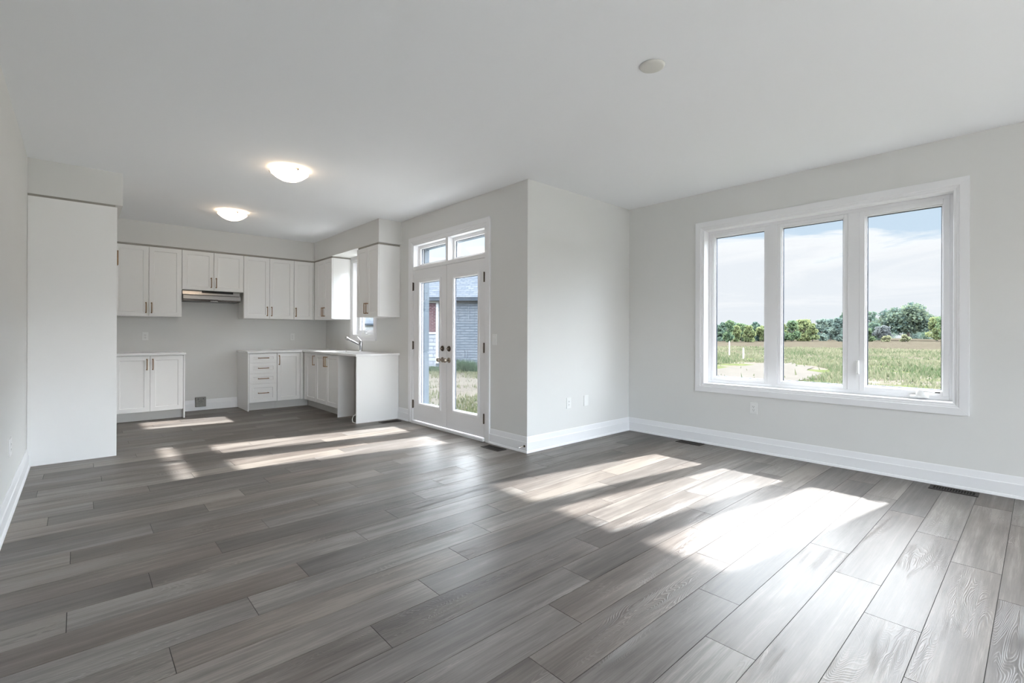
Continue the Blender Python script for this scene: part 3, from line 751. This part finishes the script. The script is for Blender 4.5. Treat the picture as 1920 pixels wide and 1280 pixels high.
# ------------------------------------------------------------------ floor registers
def register(label, x0, x1, y0, y1):
    r = thing('floor_register', label, 'floor vent', ((x0+x1)/2, (y0+y1)/2, 0), 'brown floor registers')
    fl = lambda u, d, z: (u, z, d)
    obj('frame', ring(MB(), x0, x1, y0, y1, .022, .0, .005, fl), M['register'], r, bevel=.0015)
    obj('duct', MB().box(x0 + .02, x1 - .02, y0 + .02, y1 - .02, .0002, .0010), M['void'], r, label='dark duct opening')
    sl = MB(); lx, ly = x1 - x0, y1 - y0
    if ly > lx:
        n = int((ly - .044) / .0155)
        for i in range(1, n): yy = y0 + .022 + i * (ly - .044) / n; sl.box(x0 + .02, x1 - .02, yy - .0028, yy + .0028, .001, .0042)
        sl.box((x0+x1)/2 - .004, (x0+x1)/2 + .004, y0 + .02, y1 - .02, .001, .0044)
    else:
        n = int((lx - .044) / .0155)
        for i in range(1, n): xx = x0 + .022 + i * (lx - .044) / n; sl.box(xx - .0028, xx + .0028, y0 + .02, y1 - .02, .001, .0042)
        sl.box(x0 + .02, x1 - .02, (y0+y1)/2 - .004, (y0+y1)/2 + .004, .001, .0044)
    obj('slats', sl, M['register'], r)
register('brown floor register between garden doors and jog corner', 3.478, 3.604, 3.688, 3.962)
register('brown floor register near where jog wall meets window wall', 5.258, 5.384, 2.452, 2.732)
register('brown floor register below the casement with the crank', 5.240, 5.366, .314, .594)
register('brown floor register at the foot of the dishwasher panel', 3.322, 3.600, 5.838, 5.966)
# door stop on the baseboard
ds = thing('door_stop', 'small spring door stop with white tip on the baseboard corner', 'door stop', (W1 - .016, 3.476, .066))
obj('mount', MB().lathe([(.012, 0), (.012, -.006), (.006, -.012)], 14, (W1 - .016, 3.476, .066), 'X'), M['dark_bronze'], ds, smooth=True)
obj('rod', MB().tube([(W1 - .026, 3.476, .066), (W1 - .085, 3.476, .062)], .004, 8), M['nickel'], ds, smooth=True)
obj('tip', MB().tube([(W1 - .083, 3.476, .062), (W1 - .098, 3.476, .061)], [.007, .006], 10), M['plastic'], ds, smooth=True, label='white rubber tip')

# ------------------------------------------------------------------ ceiling fittings
def ceiling_light(label, x, y):
    r = thing('ceiling_light', label, 'ceiling light', (x, y, H), 'flush ceiling lights')
    obj('base_plate', MB().lathe([(.0, -.001), (.095, -.001), (.095, -.020), (.085, -.028), (.0, -.028)], 36, (x, y, H)), M['plastic'], r, smooth=True)
    b = obj('glass_bowl', MB().lathe([(.163, -.0345), (.167, -.036), (.166, -.040), (.150, -.056), (.120, -.080), (.080, -.102), (.040, -.114), (.0, -.118)], 48, (x, y, H), cap=False),
            M['lamp'], r, smooth=True, label='glowing frosted glass bowl')
    obj('bowl_liner', MB().lathe([(.163, -.034), (.146, -.051), (.116, -.075), (.078, -.097), (.040, -.109), (.0, -.113)], 48, (x, y, H), cap=False), M['lamp_in'], b, smooth=True)
    obj('rim', MB().lathe([(.1635, -.0335), (.1685, -.0345), (.1685, -.0385), (.1665, -.0385)], 48, (x, y, H), cap=False), M['bronze'], b, smooth=True, label='thin bronze rim')
    for k in range(3):
        a = math.radians(38 + 120 * k); u = Vector((math.cos(a), math.sin(a), 0)); p = Vector((x, y, H))
        obj('clip', MB().tube([p + u*.09 + Vector((0,0,-.020)), p + u*.160 + Vector((0,0,-.028)), p + u*.170 + Vector((0,0,-.036)), p + u*.160 + Vector((0,0,-.046))], [.004, .004, .007, .006], 8), M['bronze'], r, smooth=True)
ceiling_light('glowing bowl ceiling light nearer the living area', 1.815, 4.775)
ceiling_light('glowing bowl ceiling light nearer the range hood', 1.790, 6.930)
dt = thing('ceiling_cover', 'round off-white cover plate on the living-room ceiling', 'ceiling cover', (2.794, 1.514, H))
obj('cover', MB().lathe([(.0, -.014), (.058, -.013), (.068, -.009), (.071, -.004), (.071, -.003)], 44, (2.794, 1.514, H)), M['detector'], dt, smooth=True)
obj('collar', MB().lathe([(.066, 0), (.066, -.004)], 44, (2.794, 1.514, H)), M['slot'], dt, smooth=True, label='dark gap at the ceiling')

# ================================================================== outdoors
G = -.60
def ground_mat():
    m, nt, b = newmat('field_ground'); N = nt.nodes; L = nt.links
    tc = N.new('ShaderNodeTexCoord')
    def noise(scale, detail, rough=.6, sy=1.0):
        mp = N.new('ShaderNodeMapping'); mp.inputs['Scale'].default_value = (1, sy, 1); L.new(tc.outputs['Object'], mp.inputs[0])
        n = N.new('ShaderNodeTexNoise'); n.inputs['Scale'].default_value = scale; n.inputs['Detail'].default_value = detail; n.inputs['Roughness'].default_value = rough
        L.new(mp.outputs[0], n.inputs['Vector']); return n.outputs[0]
    def ramp(x, *st):
        r = N.new('ShaderNodeValToRGB'); e = r.color_ramp.elements
        e[0].position, e[0].color = st[0][0], (*st[0][1], 1); e[1].position, e[1].color = st[-1][0], (*st[-1][1], 1)
        for p, c in st[1:-1]: q = e.new(p); q.color = (*c, 1)
        L.new(x, r.inputs[0]); return r.outputs[0]
    def mix(f, a, c):
        x = N.new('ShaderNodeMix'); x.data_type = 'RGBA'; L.new(f, x.inputs[0]); L.new(a, x.inputs[6]); L.new(c, x.inputs[7]); return x.outputs[2]
    soil = ramp(noise(2.2, 8), (.3, (0.0390, 0.0336, 0.0273)), (.5, (0.0644, 0.0578, 0.0488)), (.7, (0.0801, 0.0742, 0.0644)))
    green = ramp(noise(1.6, 9, .7), (.3, (0.0227, 0.0304, 0.0133)), (.5, (0.0410, 0.0488, 0.0215)), (.7, (0.0663, 0.0644, 0.0333)))
    straw = ramp(noise(.55, 8, .65, 2.5), (.32, (0.0219, 0.0179, 0.0144)), (.46, (0.0350, 0.0304, 0.0235)), (.62, (0.0429, 0.0389, 0.0294)))
    patch = N.new('ShaderNodeMapRange'); patch.inputs[1].default_value = .44; patch.inputs[2].default_value = .56; L.new(noise(.35, 6, .65), patch.inputs[0])
    near = mix(patch.outputs[0], green, soil)
    # past the weeds the field turns to dry grass
    sp = N.new('ShaderNodeSeparateXYZ'); L.new(tc.outputs['Object'], sp.inputs[0])
    wob = N.new('ShaderNodeMath'); wob.operation = 'MULTIPLY_ADD'; wob.inputs[1].default_value = 22; L.new(noise(.08, 4), wob.inputs[0]); L.new(sp.outputs[0], wob.inputs[2])
    far = N.new('ShaderNodeMapRange'); far.inputs[1].default_value = 52; far.inputs[2].default_value = 68; L.new(wob.outputs[0], far.inputs[0])
    L.new(mix(far.outputs[0], near, straw), b.inputs['Base Color'])
    b.inputs['Roughness'].default_value = 1; b.inputs['Specular IOR Level'].default_value = 0
    bp = N.new('ShaderNodeBump'); bp.inputs['Strength'].default_value = .6; bp.inputs['Distance'].default_value = .06
    L.new(noise(6, 6), bp.inputs['Height']); L.new(bp.outputs[0], b.inputs['Normal'])
    return m
M['ground'] = ground_mat()
M['dirt'] = plain('bare_dirt', (.058, .054, .049), .95, bump=.8, bscale=9, var=.25, spec=0, vscale=1.3)

def leaf_mat(name, ca, cb, transl=.35):
    m, nt, b = newmat(name); N = nt.nodes; L = nt.links
    at = N.new('ShaderNodeAttribute'); at.attribute_name = 'tone'
    mx = N.new('ShaderNodeMix'); mx.data_type = 'RGBA'; mx.inputs[6].default_value = (*ca, 1); mx.inputs[7].default_value = (*cb, 1)
    L.new(at.outputs['Fac'], mx.inputs[0]); L.new(mx.outputs[2], b.inputs['Base Color'])
    b.inputs['Roughness'].default_value = .9; b.inputs['Specular IOR Level'].default_value = .04
    tr = N.new('ShaderNodeBsdfTranslucent'); L.new(mx.outputs[2], tr.inputs[0])
    ms = N.new('ShaderNodeMixShader'); ms.inputs[0].default_value = transl
    L.new(b.outputs[0], ms.inputs[1]); L.new(tr.outputs[0], ms.inputs[2]); L.new(ms.outputs[0], N['Material Output'].inputs[0])
    return m
LEAF = {'d': leaf_mat('leaves_dark_green', (.052, .082, .072), (.105, .145, .100)),
        'g': leaf_mat('leaves_green', (.062, .100, .066), (.135, .180, .090)),
        'y': leaf_mat('leaves_yellow_green', (.085, .115, .060), (.190, .205, .095)),
        'h': leaf_mat('leaves_hazy_green', (.072, .105, .102), (.135, .170, .138)),  # distance haze put into the leaf colour
        'e': leaf_mat('leaves_grey', (.070, .080, .086), (.110, .120, .118)),
        'o': leaf_mat('leaves_oak', (.048, .074, .072), (.120, .145, .092)),
        's': leaf_mat('leaves_pale_shrub', (.120, .135, .080), (.230, .225, .140))}
M['bark'] = plain('tree_bark', (.085, .072, .062), .9, var=.3, vscale=4)
M['grass'] = leaf_mat('meadow_grass', (.034, .052, .024), (.115, .110, .075), .3)
M['weed'] = leaf_mat('tall_weeds', (.030, .058, .040), (.065, .105, .060), .3)

def quads(name, centers, sizes, tones, mat, parent=None, loc=(0,0,0), up=None):
    n = len(centers); a = rng.normal(size=(n, 3)); a /= np.linalg.norm(a, axis=1)[:, None]
    c = rng.normal(size=(n, 3)); b = np.cross(a, c); b /= np.linalg.norm(b, axis=1)[:, None]
    s = sizes[:, None]
    v = np.stack([centers - a*s - b*s*.55, centers + a*s*.35 - b*s*.75, centers + a*s + b*s*.5, centers - a*s*.3 + b*s*.75], 1).reshape(-1, 3) - np.array(loc)
    return raw(name, v, np.arange(n*4).reshape(n, 4), np.repeat(tones, 4), mat, parent, loc)
def raw(name, v, f, tone, mat, parent, loc):
    me = bpy.data.meshes.new(name); n, k = f.shape
    me.vertices.add(len(v)); me.vertices.foreach_set('co', v.astype(np.float32).ravel())
    me.loops.add(n*k); me.loops.foreach_set('vertex_index', f.astype(np.int32).ravel())
    me.polygons.add(n); me.polygons.foreach_set('loop_start', (np.arange(n)*k).astype(np.int32))
    me.update(calc_edges=True)
    at = me.attributes.new('tone', 'FLOAT', 'POINT'); at.data.foreach_set('value', tone.astype(np.float32))
    me.materials.append(mat)
    o = bpy.data.objects.new(name, me); COL.objects.link(o)
    if parent: o.parent = parent; o.location = Vector(loc) - WL[parent]
    else: o.location = loc
    WL[o] = Vector(loc); return o

def tree(label, x, y, h, r, kind, group):
    name = {'o': 'oak_tree', 's': 'shrub', 'e': 'bare_shrub'}.get(kind, 'tree')
    t = thing(name, label, 'shrub' if kind in 'se' else 'tree', (x, y, G), group)
    nb = {'o': 75, 's': 7}.get(kind, 22); r = r * (1.0 if kind in 'os' else 1.3)
    cs = []; ss = []; ts = []
    for i in range(nb):
        u = rng.random(); ang = rng.uniform(0, 2*np.pi)
        if kind == 'o':
            rad = r * math.sqrt(rng.random()) * .86; zc = h * (.13 + .74 * math.sqrt(max(0, 1 - (rad/r)**2)) * rng.uniform(.25, 1.0)); br = r * rng.uniform(.15, .25)
            br = min(br, h - zc)
        else:
            zc = h * rng.uniform(.06, .86); prof = math.sin(math.pi * min(1, .22 + .80 * (zc / h))) ** .7
            rad = r * .62 * prof * math.sqrt(rng.random()); br = max(.35, r * rng.uniform(.28, .50) * (1.05 - .45 * zc / h)); br = min(br, h - zc + .1)
        c = np.array([x + rad*math.cos(ang), y + rad*math.sin(ang), G + zc])
        n = {'o': 150, 's': 70, 'e': 60}.get(kind, 120)
        d = rng.normal(size=(n, 3)); d /= np.linalg.norm(d, axis=1)[:, None]
        p = c + d * (br * rng.uniform(.55, 1.08, size=(n, 1))) * np.array([1, 1, .82])
        p[:, 2] = np.maximum(p[:, 2], G + .1)
        cs.append(p); ss.append(rng.uniform(.16, .34, n) * (1.45 if kind == 'o' else 1.0))
        ts.append(np.clip(rng.normal(.42, .22, n) + rng.normal(0, .16), 0, 1))
    cs, ss, ts = np.concatenate(cs), np.concatenate(ss), np.concatenate(ts)
    quads('crown', cs, ss, ts, LEAF[kind], t, (x, y, G + h*.5))
    tk = MB(); tr = .05 * r + .08
    tk.tube([(x, y, G - .1), (x + .05*r, y, G + h*.3), (x, y + .05*r, G + h*.62)], [tr, tr*.75, tr*.35], 8)
    for k in range(5):
        a = 2*math.pi*k/5 + .4; tk.tube([(x, y, G + h*(.22 + .05*k)), (x + r*.5*math.cos(a), y + r*.5*math.sin(a), G + h*(.48 + .06*k))], [tr*.5, tr*.2], 6)
    obj('trunk', tk, M['bark'], t)
TREES = [
(131.8, 60.5, 5.0, 1.5, 'd'), (127.0, 56.7, 5.4, 1.3, 'd'), (126.1, 54.8, 6.1, 1.4, 'g'), (125.4, 52.7, 4.5, 1.1, 'y'), (128.6, 52.6, 5.6, 1.3, 'g'),
(131.0, 51.8, 4.7, 1.4, 'y'), (147.1, 56.1, 5.8, 1.9, 'd'), (133.5, 49.5, 4.4, 1.4, 'y'), (155.4, 55.4, 7.4, 2.4, 'd'), (140.8, 48.3, 5.2, 1.7, 'g'),
(164.2, 54.1, 5.7, 1.5, 'y'), (158.2, 50.1, 6.5, 2.2, 'g'), (158.4, 47.2, 6.7, 2.4, 'y'), (186.1, 54.5, 7.9, 1.8, 'd'), (162.8, 46.0, 5.8, 1.6, 'y'),
(172.7, 46.4, 7.8, 2.2, 'h'), (169.0, 43.0, 7.0, 2.3, 'h'), (170.9, 41.3, 7.6, 2.3, 'h'), (201.9, 47.0, 11.1, 2.1, 'd'), (180.4, 39.5, 8.3, 2.7, 'h'),
(210.5, 41.9, 12.3, 2.7, 'd'), (170.9, 34.6, 5.4, 1.9, 'g'), (185.2, 35.1, 5.9, 2.2, 'd'), (189.4, 34.0, 5.8, 2.2, 'e'), (213.3, 31.3, 14.3, 10.5, 'o'),
(186.3, 20.7, 7.9, 2.2, 'y'), (204.6, 20.3, 9.5, 3.0, 'g'), (165.4, 28.7, 2.1, 1.5, 's'), (170.6, 25.4, 2.0, 1.6, 's'),
(147.7, 69.4, 5.2, 2.5, 'd'), (149.6, 67.7, 5.0, 2.6, 'h'), (151.5, 66.0, 4.5, 2.2, 'g'), (153.3, 64.3, 5.6, 2.7, 'd'), (155.2, 62.7, 5.1, 2.3, 'h'), (157.0, 61.0, 3.9, 2.5, 'd'), (158.9, 59.3, 4.2, 2.5, 'h'), (160.8, 57.6, 4.5, 2.3, 'g'), (189.5, 65.2, 4.9, 3.2, 'd'), (191.6, 63.2, 5.1, 3.1, 'h'), (193.8, 61.3, 4.8, 2.6, 'd'), (196.0, 59.3, 4.7, 3.0, 'h'), (198.1, 57.3, 5.5, 2.6, 'g'), (200.3, 55.4, 6.0, 2.9, 'd'), (202.5, 53.4, 6.3, 3.2, 'h'), (204.7, 51.5, 6.3, 3.3, 'd'), (206.8, 49.5, 6.9, 3.2, 'h'), (209.0, 47.6, 6.8, 3.3, 'g'), (242.4, 52.4, 6.5, 3.0, 'd'), (244.9, 50.1, 8.2, 3.1, 'h'), (247.4, 47.9, 6.3, 3.3, 'd'), (249.9, 45.6, 7.1, 3.2, 'h'), (219.6, 41.8, 5.3, 2.8, 'd'), (223.7, 38.1, 7.3, 3.2, 'd'), (233.6, 29.2, 8.8, 3.2, 'd'), (238.0, 25.2, 6.4, 2.4, 'd'), (232.0, 41.5, 6.6, 3.0, 'h'), (229.0, 44.6, 6.8, 3.0, 'd'), (246.0, 35.0, 7.5, 3.4, 'h'), (240.0, 32.0, 8.0, 3.2, 'd')]
TREE_LOOK = {'d': 'dark green', 'g': 'mid-green', 'y': 'yellow-green', 'h': 'hazy grey-green'}
def tree_label(i, x, y, k):
    if k == 'o': return 'broad round-crowned oak, the tallest tree beyond the field', None
    if k == 'e': return 'greyish half-bare shrub standing just before the broad oak', None
    if k == 's': return ('low pale yellowish shrub in front of the greyish half-bare shrub' if y > 27 else 'low pale yellowish shrub under the middle of the broad oak'), None
    a = math.degrees(math.atan2(y, x - CX))
    where = ('through the pane beside the jog wall' if a > 19.9 else 'behind the jog-side mullion' if a > 18.6 else
             'through the middle pane' if a > 13.2 else 'behind the mullion holding the lock' if a > 11.8 else 'through the casement pane')
    row = 'front' if i < 29 else 'back'
    return '%s tree, %s row beyond field, %s' % (TREE_LOOK[k], row, where), '%s trees, %s row, %s' % (TREE_LOOK[k], row, where)
for i, (x, y, h, r, k) in enumerate(TREES):       # staggered in depth so that the crowns keep apart
    q = 1.0 if k in 'os' else .90 if k == 'e' else (1.0, 1.07, .94)[i % 3] if i < 29 else (1.06, 1.16, 1.27)[i % 3] if i < 51 else (1.36, 1.80, 1.30)[i % 3]
    if i == 20: q = 1.16
    lb, gp = tree_label(i, CX + (x - CX) * q, y * q, k)
    tree(lb, CX + (x - CX) * q, y * q, h * q, r * q, k, gp)

# ground ---------------------------------------------------------------
def build_ground():
    mb = MB(); n = 60
    xs = [-60 + 420 * (i/n)**1.6 for i in range(n+1)]; ys = [-160 + 420 * j/n for j in range(n+1)]
    for j in range(n+1):
        for i in range(n+1):
            x, y = xs[i], ys[j]; z = G - .04
            if x > 20: z += .10 * math.sin(x*.21 + y*.13) * math.sin(y*.17 - x*.05)
            mb.v.append((x, y, z))
    for j in range(n):
        for i in range(n): a = j*(n+1)+i; mb.f.append((a, a+1, a+n+2, a+n+1))
    struct('ground', mb, M['ground'], smooth=True)
build_ground()
M['bounce_slab'] = plain('pale_bounce_slab', (.50, .49, .47), .9, bump=.4, bscale=30, var=.10, spec=.1, vscale=2)  # pale so that the added slabs reflect light into the house
struct('bounce_slab_rear', MB().box(-1.0, 4.2, -15, YR - T - .02, G - .2, G + .08), M['bounce_slab'])  # added unseen slab, bounces daylight up through the rear window
struct('bounce_slab_door', MB().box(W1 + T + .02, 6.6, D1 + T + .02, 8.6, G - .2, G + .10), M['bounce_slab'])  # added slab below view, reflects daylight onto the ceiling by the doors
# bare soil of the yard before the garden doors
ys = MB(); k = 44; cy = (10.4, 13.6)
ys.v.append((cy[0], cy[1], G + .03))
for i in range(k):
    a = 2*math.pi*i/k; q = 1 + .10*math.sin(3*a) + .07*math.sin(7*a + 1); u, w = 5.4*q*math.cos(a), 3.6*q*math.sin(a)
    ys.v.append((cy[0] + .55*u - .83*w, cy[1] + .83*u + .55*w, G - .02)); ys.f.append((0, 1+i, 1+(i+1) % k))
tag(obj('yard_soil', ys, M['dirt'], None, loc=(cy[0], cy[1], G), smooth=True), 'pale bare soil of the yard outside the garden doors', 'soil', kind='stuff')
# worn dirt patch near the house
dp = MB(); k = 40; c0 = (25.2, 9.7)
dp.v.append((c0[0], c0[1], G + .035))
for i in range(k):
    a = 2*math.pi*i/k; q = 1 + .16*math.sin(3*a+1) + .10*math.sin(7*a)
    dp.v.append((c0[0] + 8.2*q*math.cos(a), c0[1] + 2.9*q*math.sin(a) + .12*8.2*math.cos(a), G - .02))
    dp.f.append((0, 1+i, 1+(i+1) % k))
tag(obj('dirt_patch', dp, M['dirt'], None, loc=(c0[0], c0[1], G), smooth=True), 'bare pale dirt patch among the grass before the triple window', 'dirt', kind='stuff')

def blades(name, px, py, hgt, wid, tones, mat, label, cat, base):
    n = len(px); a = rng.uniform(0, 2*np.pi, n); ln = rng.normal(0, .35, (n, 2)) * hgt[:, None]
    z0 = np.full(n, G - .05)
    w = np.stack([np.cos(a), np.sin(a)], 1) * wid[:, None]
    v = np.empty((n, 3, 3)); v[:, 0, 0] = px - w[:, 0]; v[:, 0, 1] = py - w[:, 1]; v[:, 0, 2] = z0
    v[:, 1, 0] = px + w[:, 0]; v[:, 1, 1] = py + w[:, 1]; v[:, 1, 2] = z0
    v[:, 2, 0] = px + ln[:, 0]; v[:, 2, 1] = py + ln[:, 1]; v[:, 2, 2] = G + hgt
    o = raw(name, v.reshape(-1, 3) - np.array(base), np.arange(n*3).reshape(n, 3), np.repeat(tones, 3), mat, None, base)
    return tag(o, label, cat, kind='stuff')
# meadow: denser near the house, leaving the dirt patch bare
n = 52000
rad = 13 + 66 * rng.random(n) ** 1.5; ang = np.radians(rng.uniform(-3, 33, n))
px, py = rad*np.cos(ang), rad*np.sin(ang)
cl = np.sin(px*.9 + 1.3*np.sin(py*.7)) * np.sin(py*1.1 + np.sin(px*.4))           # clumps
inp = ((px - c0[0]) / 8.6)**2 + ((py - c0[1] - .12*(px - c0[0])) / 3.1)**2 < 1
keep = (~inp | (rng.random(n) < .012)) & (cl + rng.normal(0, .45, n) > -.35)
px, py, rad, cl = px[keep], py[keep], rad[keep], cl[keep]; n = len(px)
blades('meadow_grass', px, py, rng.uniform(.06, .24, n) * (.75 + .45*cl) + .03, .012 + .0011*rad + rng.uniform(0, .02, n),
       np.clip(rng.normal(.42, .22, n) + .004*(rad - 20) + .26*np.sin(px*.33 + np.sin(py*.6))*np.sin(py*.5), 0, 1), M['grass'], 'green and straw meadow grass outside the triple window', 'grass', (20, 6, G))
# yard before the garden doors: patchy short grass
n = 16000
rad = 9 + 15 * rng.random(n); ang = np.radians(rng.uniform(44, 68, n)); px, py = rad*np.cos(ang), rad*np.sin(ang)
cl = np.sin(px*1.7 + 2*np.sin(py*.9)) * np.sin(py*1.5 + np.sin(px*1.3)); keep = cl + rng.normal(0, .4, n) > .22
hs = (px - 14.2)*-.70 + (py - 20.0)*-.714            # distance before the neighbour's wall
keep &= hs > .9
px, py = px[keep], py[keep]; n = len(px)
blades('yard_grass', px, py, rng.uniform(.04, .16, n), rng.uniform(.012, .035, n), np.clip(rng.normal(.5, .25, n), 0, 1), M['grass'],
       'patchy short grass on the yard outside the garden doors', 'grass', (8, 12, G))
n = 9000
s_ = rng.uniform(-4, 6, n); d_ = rng.uniform(.15, .75, n)
px, py = 14.2 + .714*s_ - .70*d_, 20.0 - .70*s_ - .714*d_
blades('tall_weeds', px, py, rng.uniform(.18, .50, n) * (.8 + .4*np.sin(s_*2.3 + np.sin(s_*5))), rng.uniform(.015, .04, n), np.clip(rng.normal(.5, .25, n), 0, 1), M['weed'],
       'band of tall green weeds along the foot of the grey brick house', 'weeds', (14, 19.5, G))

# white survey stakes
def stake(label, x, y, h):
    mb = MB(); mb.prism([(-.065, -.012), (.065, -.012), (.065, .012), (-.065, .012)], lambda a, b, z: (x + b + a*.5, y + a*.87, z), G - .1, G + h - .05)
    mb.add([(x-.045, y-.055, G+h-.05), (x+.045, y+.055, G+h-.05), (x, y, G+h)], [(0,1,2)])
    tag(obj('survey_stake', mb, M['cable'], None, loc=(x, y, G)), label, 'stake')
stake('taller white survey stake standing in the meadow', 41.57, 17.93, 1.24)
stake('shorter white survey stake standing in the meadow', 38.05, 15.34, .80)

# neighbouring house ------------------------------------------------------
def brick_mat(name, c1, c2, cm, bw, bh, mortar):
    m, nt, b = newmat(name)
    tc = nt.nodes.new('ShaderNodeTexCoord'); br = nt.nodes.new('ShaderNodeTexBrick'); uvn = nt.nodes.new('ShaderNodeUVMap'); uvn.uv_map = 'wall'
    br.inputs['Color1'].default_value = (*c1, 1); br.inputs['Color2'].default_value = (*c2, 1); br.inputs['Mortar'].default_value = (*cm, 1)
    br.inputs['Scale'].default_value = 1; br.inputs['Brick Width'].default_value = bw; br.inputs['Row Height'].default_value = bh
    br.inputs['Mortar Size'].default_value = mortar; br.inputs['Bias'].default_value = 0
    nt.links.new(uvn.outputs[0], br.inputs['Vector']); nt.links.new(br.outputs[0], b.inputs['Base Color']); b.inputs['Roughness'].default_value = .9; b.inputs['Specular IOR Level'].default_value = 0
    return m
M['grey_brick'] = brick_mat('grey_brick', (.083, .098, .118), (.098, .113, .134), (.050, .061, .077), .5, .13, .022)
M['red_brick'] = brick_mat('red_brick', (.042, .017, .021), (.068, .032, .037), (.125, .11, .12), .22, .078, .012)
M['stone'] = brick_mat('pale_stone', (.20, .215, .24), (.155, .168, .195), (.075, .09, .115), .55, .19, .018)
M['shingle'] = brick_mat('grey_shingle', (.055, .066, .082), (.076, .086, .102), (.036, .045, .058), .33, .15, .014)
M['fascia'] = plain('grey_fascia', (.030, .040, .055), .7, var=.1, spec=.1)
M['ext_white'] = plain('white_exterior_trim', (.28, .29, .30), .7, var=.05, spec=.1)
def house(name, label, P, e, nrm, s0, s1, depth, zt, rise, over, split=None, wall='grey_brick'):
    P = Vector((*P, 0)); e = Vector((*e, 0)).normalized(); nv = Vector((*nrm, 0)).normalized()
    fn = lambda s, d, z: tuple(P + e*s + nv*d + Vector((0, 0, z)))
    h = thing(name, label, 'house', (P.x, P.y, G))
    def part(nm, mb, mat, parent=h, lab=None):
        o = obj(nm, mb, M[mat], parent, label=lab)
        uv = o.data.uv_layers.new(name='wall'); me = o.data
        for p in me.polygons:
            for li in p.loop_indices:
                w = Vector(me.vertices[me.loops[li].vertex_index].co) + WL[o] - P
                if abs(p.normal.z) > .9: a, c = w.dot(e), w.dot(nv)
                elif abs(p.normal.dot(nv)) > .4: a, c = w.dot(e), w.z * (1 if abs(p.normal.z) < .2 else 1.3)
                else: a, c = w.dot(nv), w.z
                uv.data[li].uv = (a, c)
        return o
    part('walls', pbox(MB(), s0, s1, -depth, 0, G - .3, zt, fn), wall)
    if split is not None:
        part('red_brick_panel', pbox(MB(), s0, split - .03, .0, .05, 1.27, zt - .10, fn), 'red_brick', lab='dark red brick panel')
        part('stone_base', pbox(MB(), s0, split - .03, .0, .08, G - .3, 1.18, fn), 'stone', lab='pale stone base')
        part('sill', pbox(MB(), s0, split - .03, .0, .11, 1.18, 1.27, fn), 'ext_white')
        part('corner_board', pbox(MB(), split - .03, split + .10, .0, .09, -.30, zt - .10, fn), 'ext_white', lab='white corner board')
        part('frieze', pbox(MB(), s0, split + .10, .0, .10, zt - .10, zt, fn), 'ext_white')
    ov = over
    fa = MB()
    ring(fa, s0 - ov, s1 + ov, -depth - ov, ov, .03, zt, zt + .17, lambda s, z, d: fn(s, d, z))
    fa.add([fn(s, d, zt + .02) for s, d in ((s0-ov, ov), (s1+ov, ov), (s1+ov, -depth-ov), (s0-ov, -depth-ov))], [(0,1,2,3)])
    part('fascia', fa, 'fascia')
    g0 = zt + .17; hd = depth/2 + ov; r0, r1 = s0 - ov + hd*.8, s1 + ov - hd*.8; o2 = ov + .03
    if r1 < r0: r0 = r1 = (r0 + r1)/2
    v = [fn(s0-o2, o2, g0), fn(s1+o2, o2, g0), fn(s1+o2, -depth-o2, g0), fn(s0-o2, -depth-o2, g0), fn(r0, -depth/2, g0 + rise), fn(r1, -depth/2, g0 + rise)]
    part('roof', MB().add(v, [(0,1,5,4), (1,2,5), (2,3,4,5), (3,0,4), (3,2,1,0)]), 'shingle', lab='grey shingle hip roof')
    return fn, part
house('neighbour_house', 'grey brick house with red brick panel and grey roof beyond the yard', (14.2, 20.0), (.714, -.70), (-.70, -.714), -2.3, 6.5, 6.4, 2.83, 2.0, .40, -.67)
fn2, part2 = house('neighbour_house', 'distant pale house with blue-grey roof glimpsed through the kitchen window', (21.8, 45.0), (.90, -.43), (-.43, -.90), -8, 8, 8, 2.0, 2.6, .45, None, 'ext_white')
gw = MB()
for a in (-5, -2, 1, 4): pbox(gw, a, a + 1.1, 0, .05, .3, 1.5, fn2)
part2('window_panes', gw, 'fascia', lab='dark window panes')
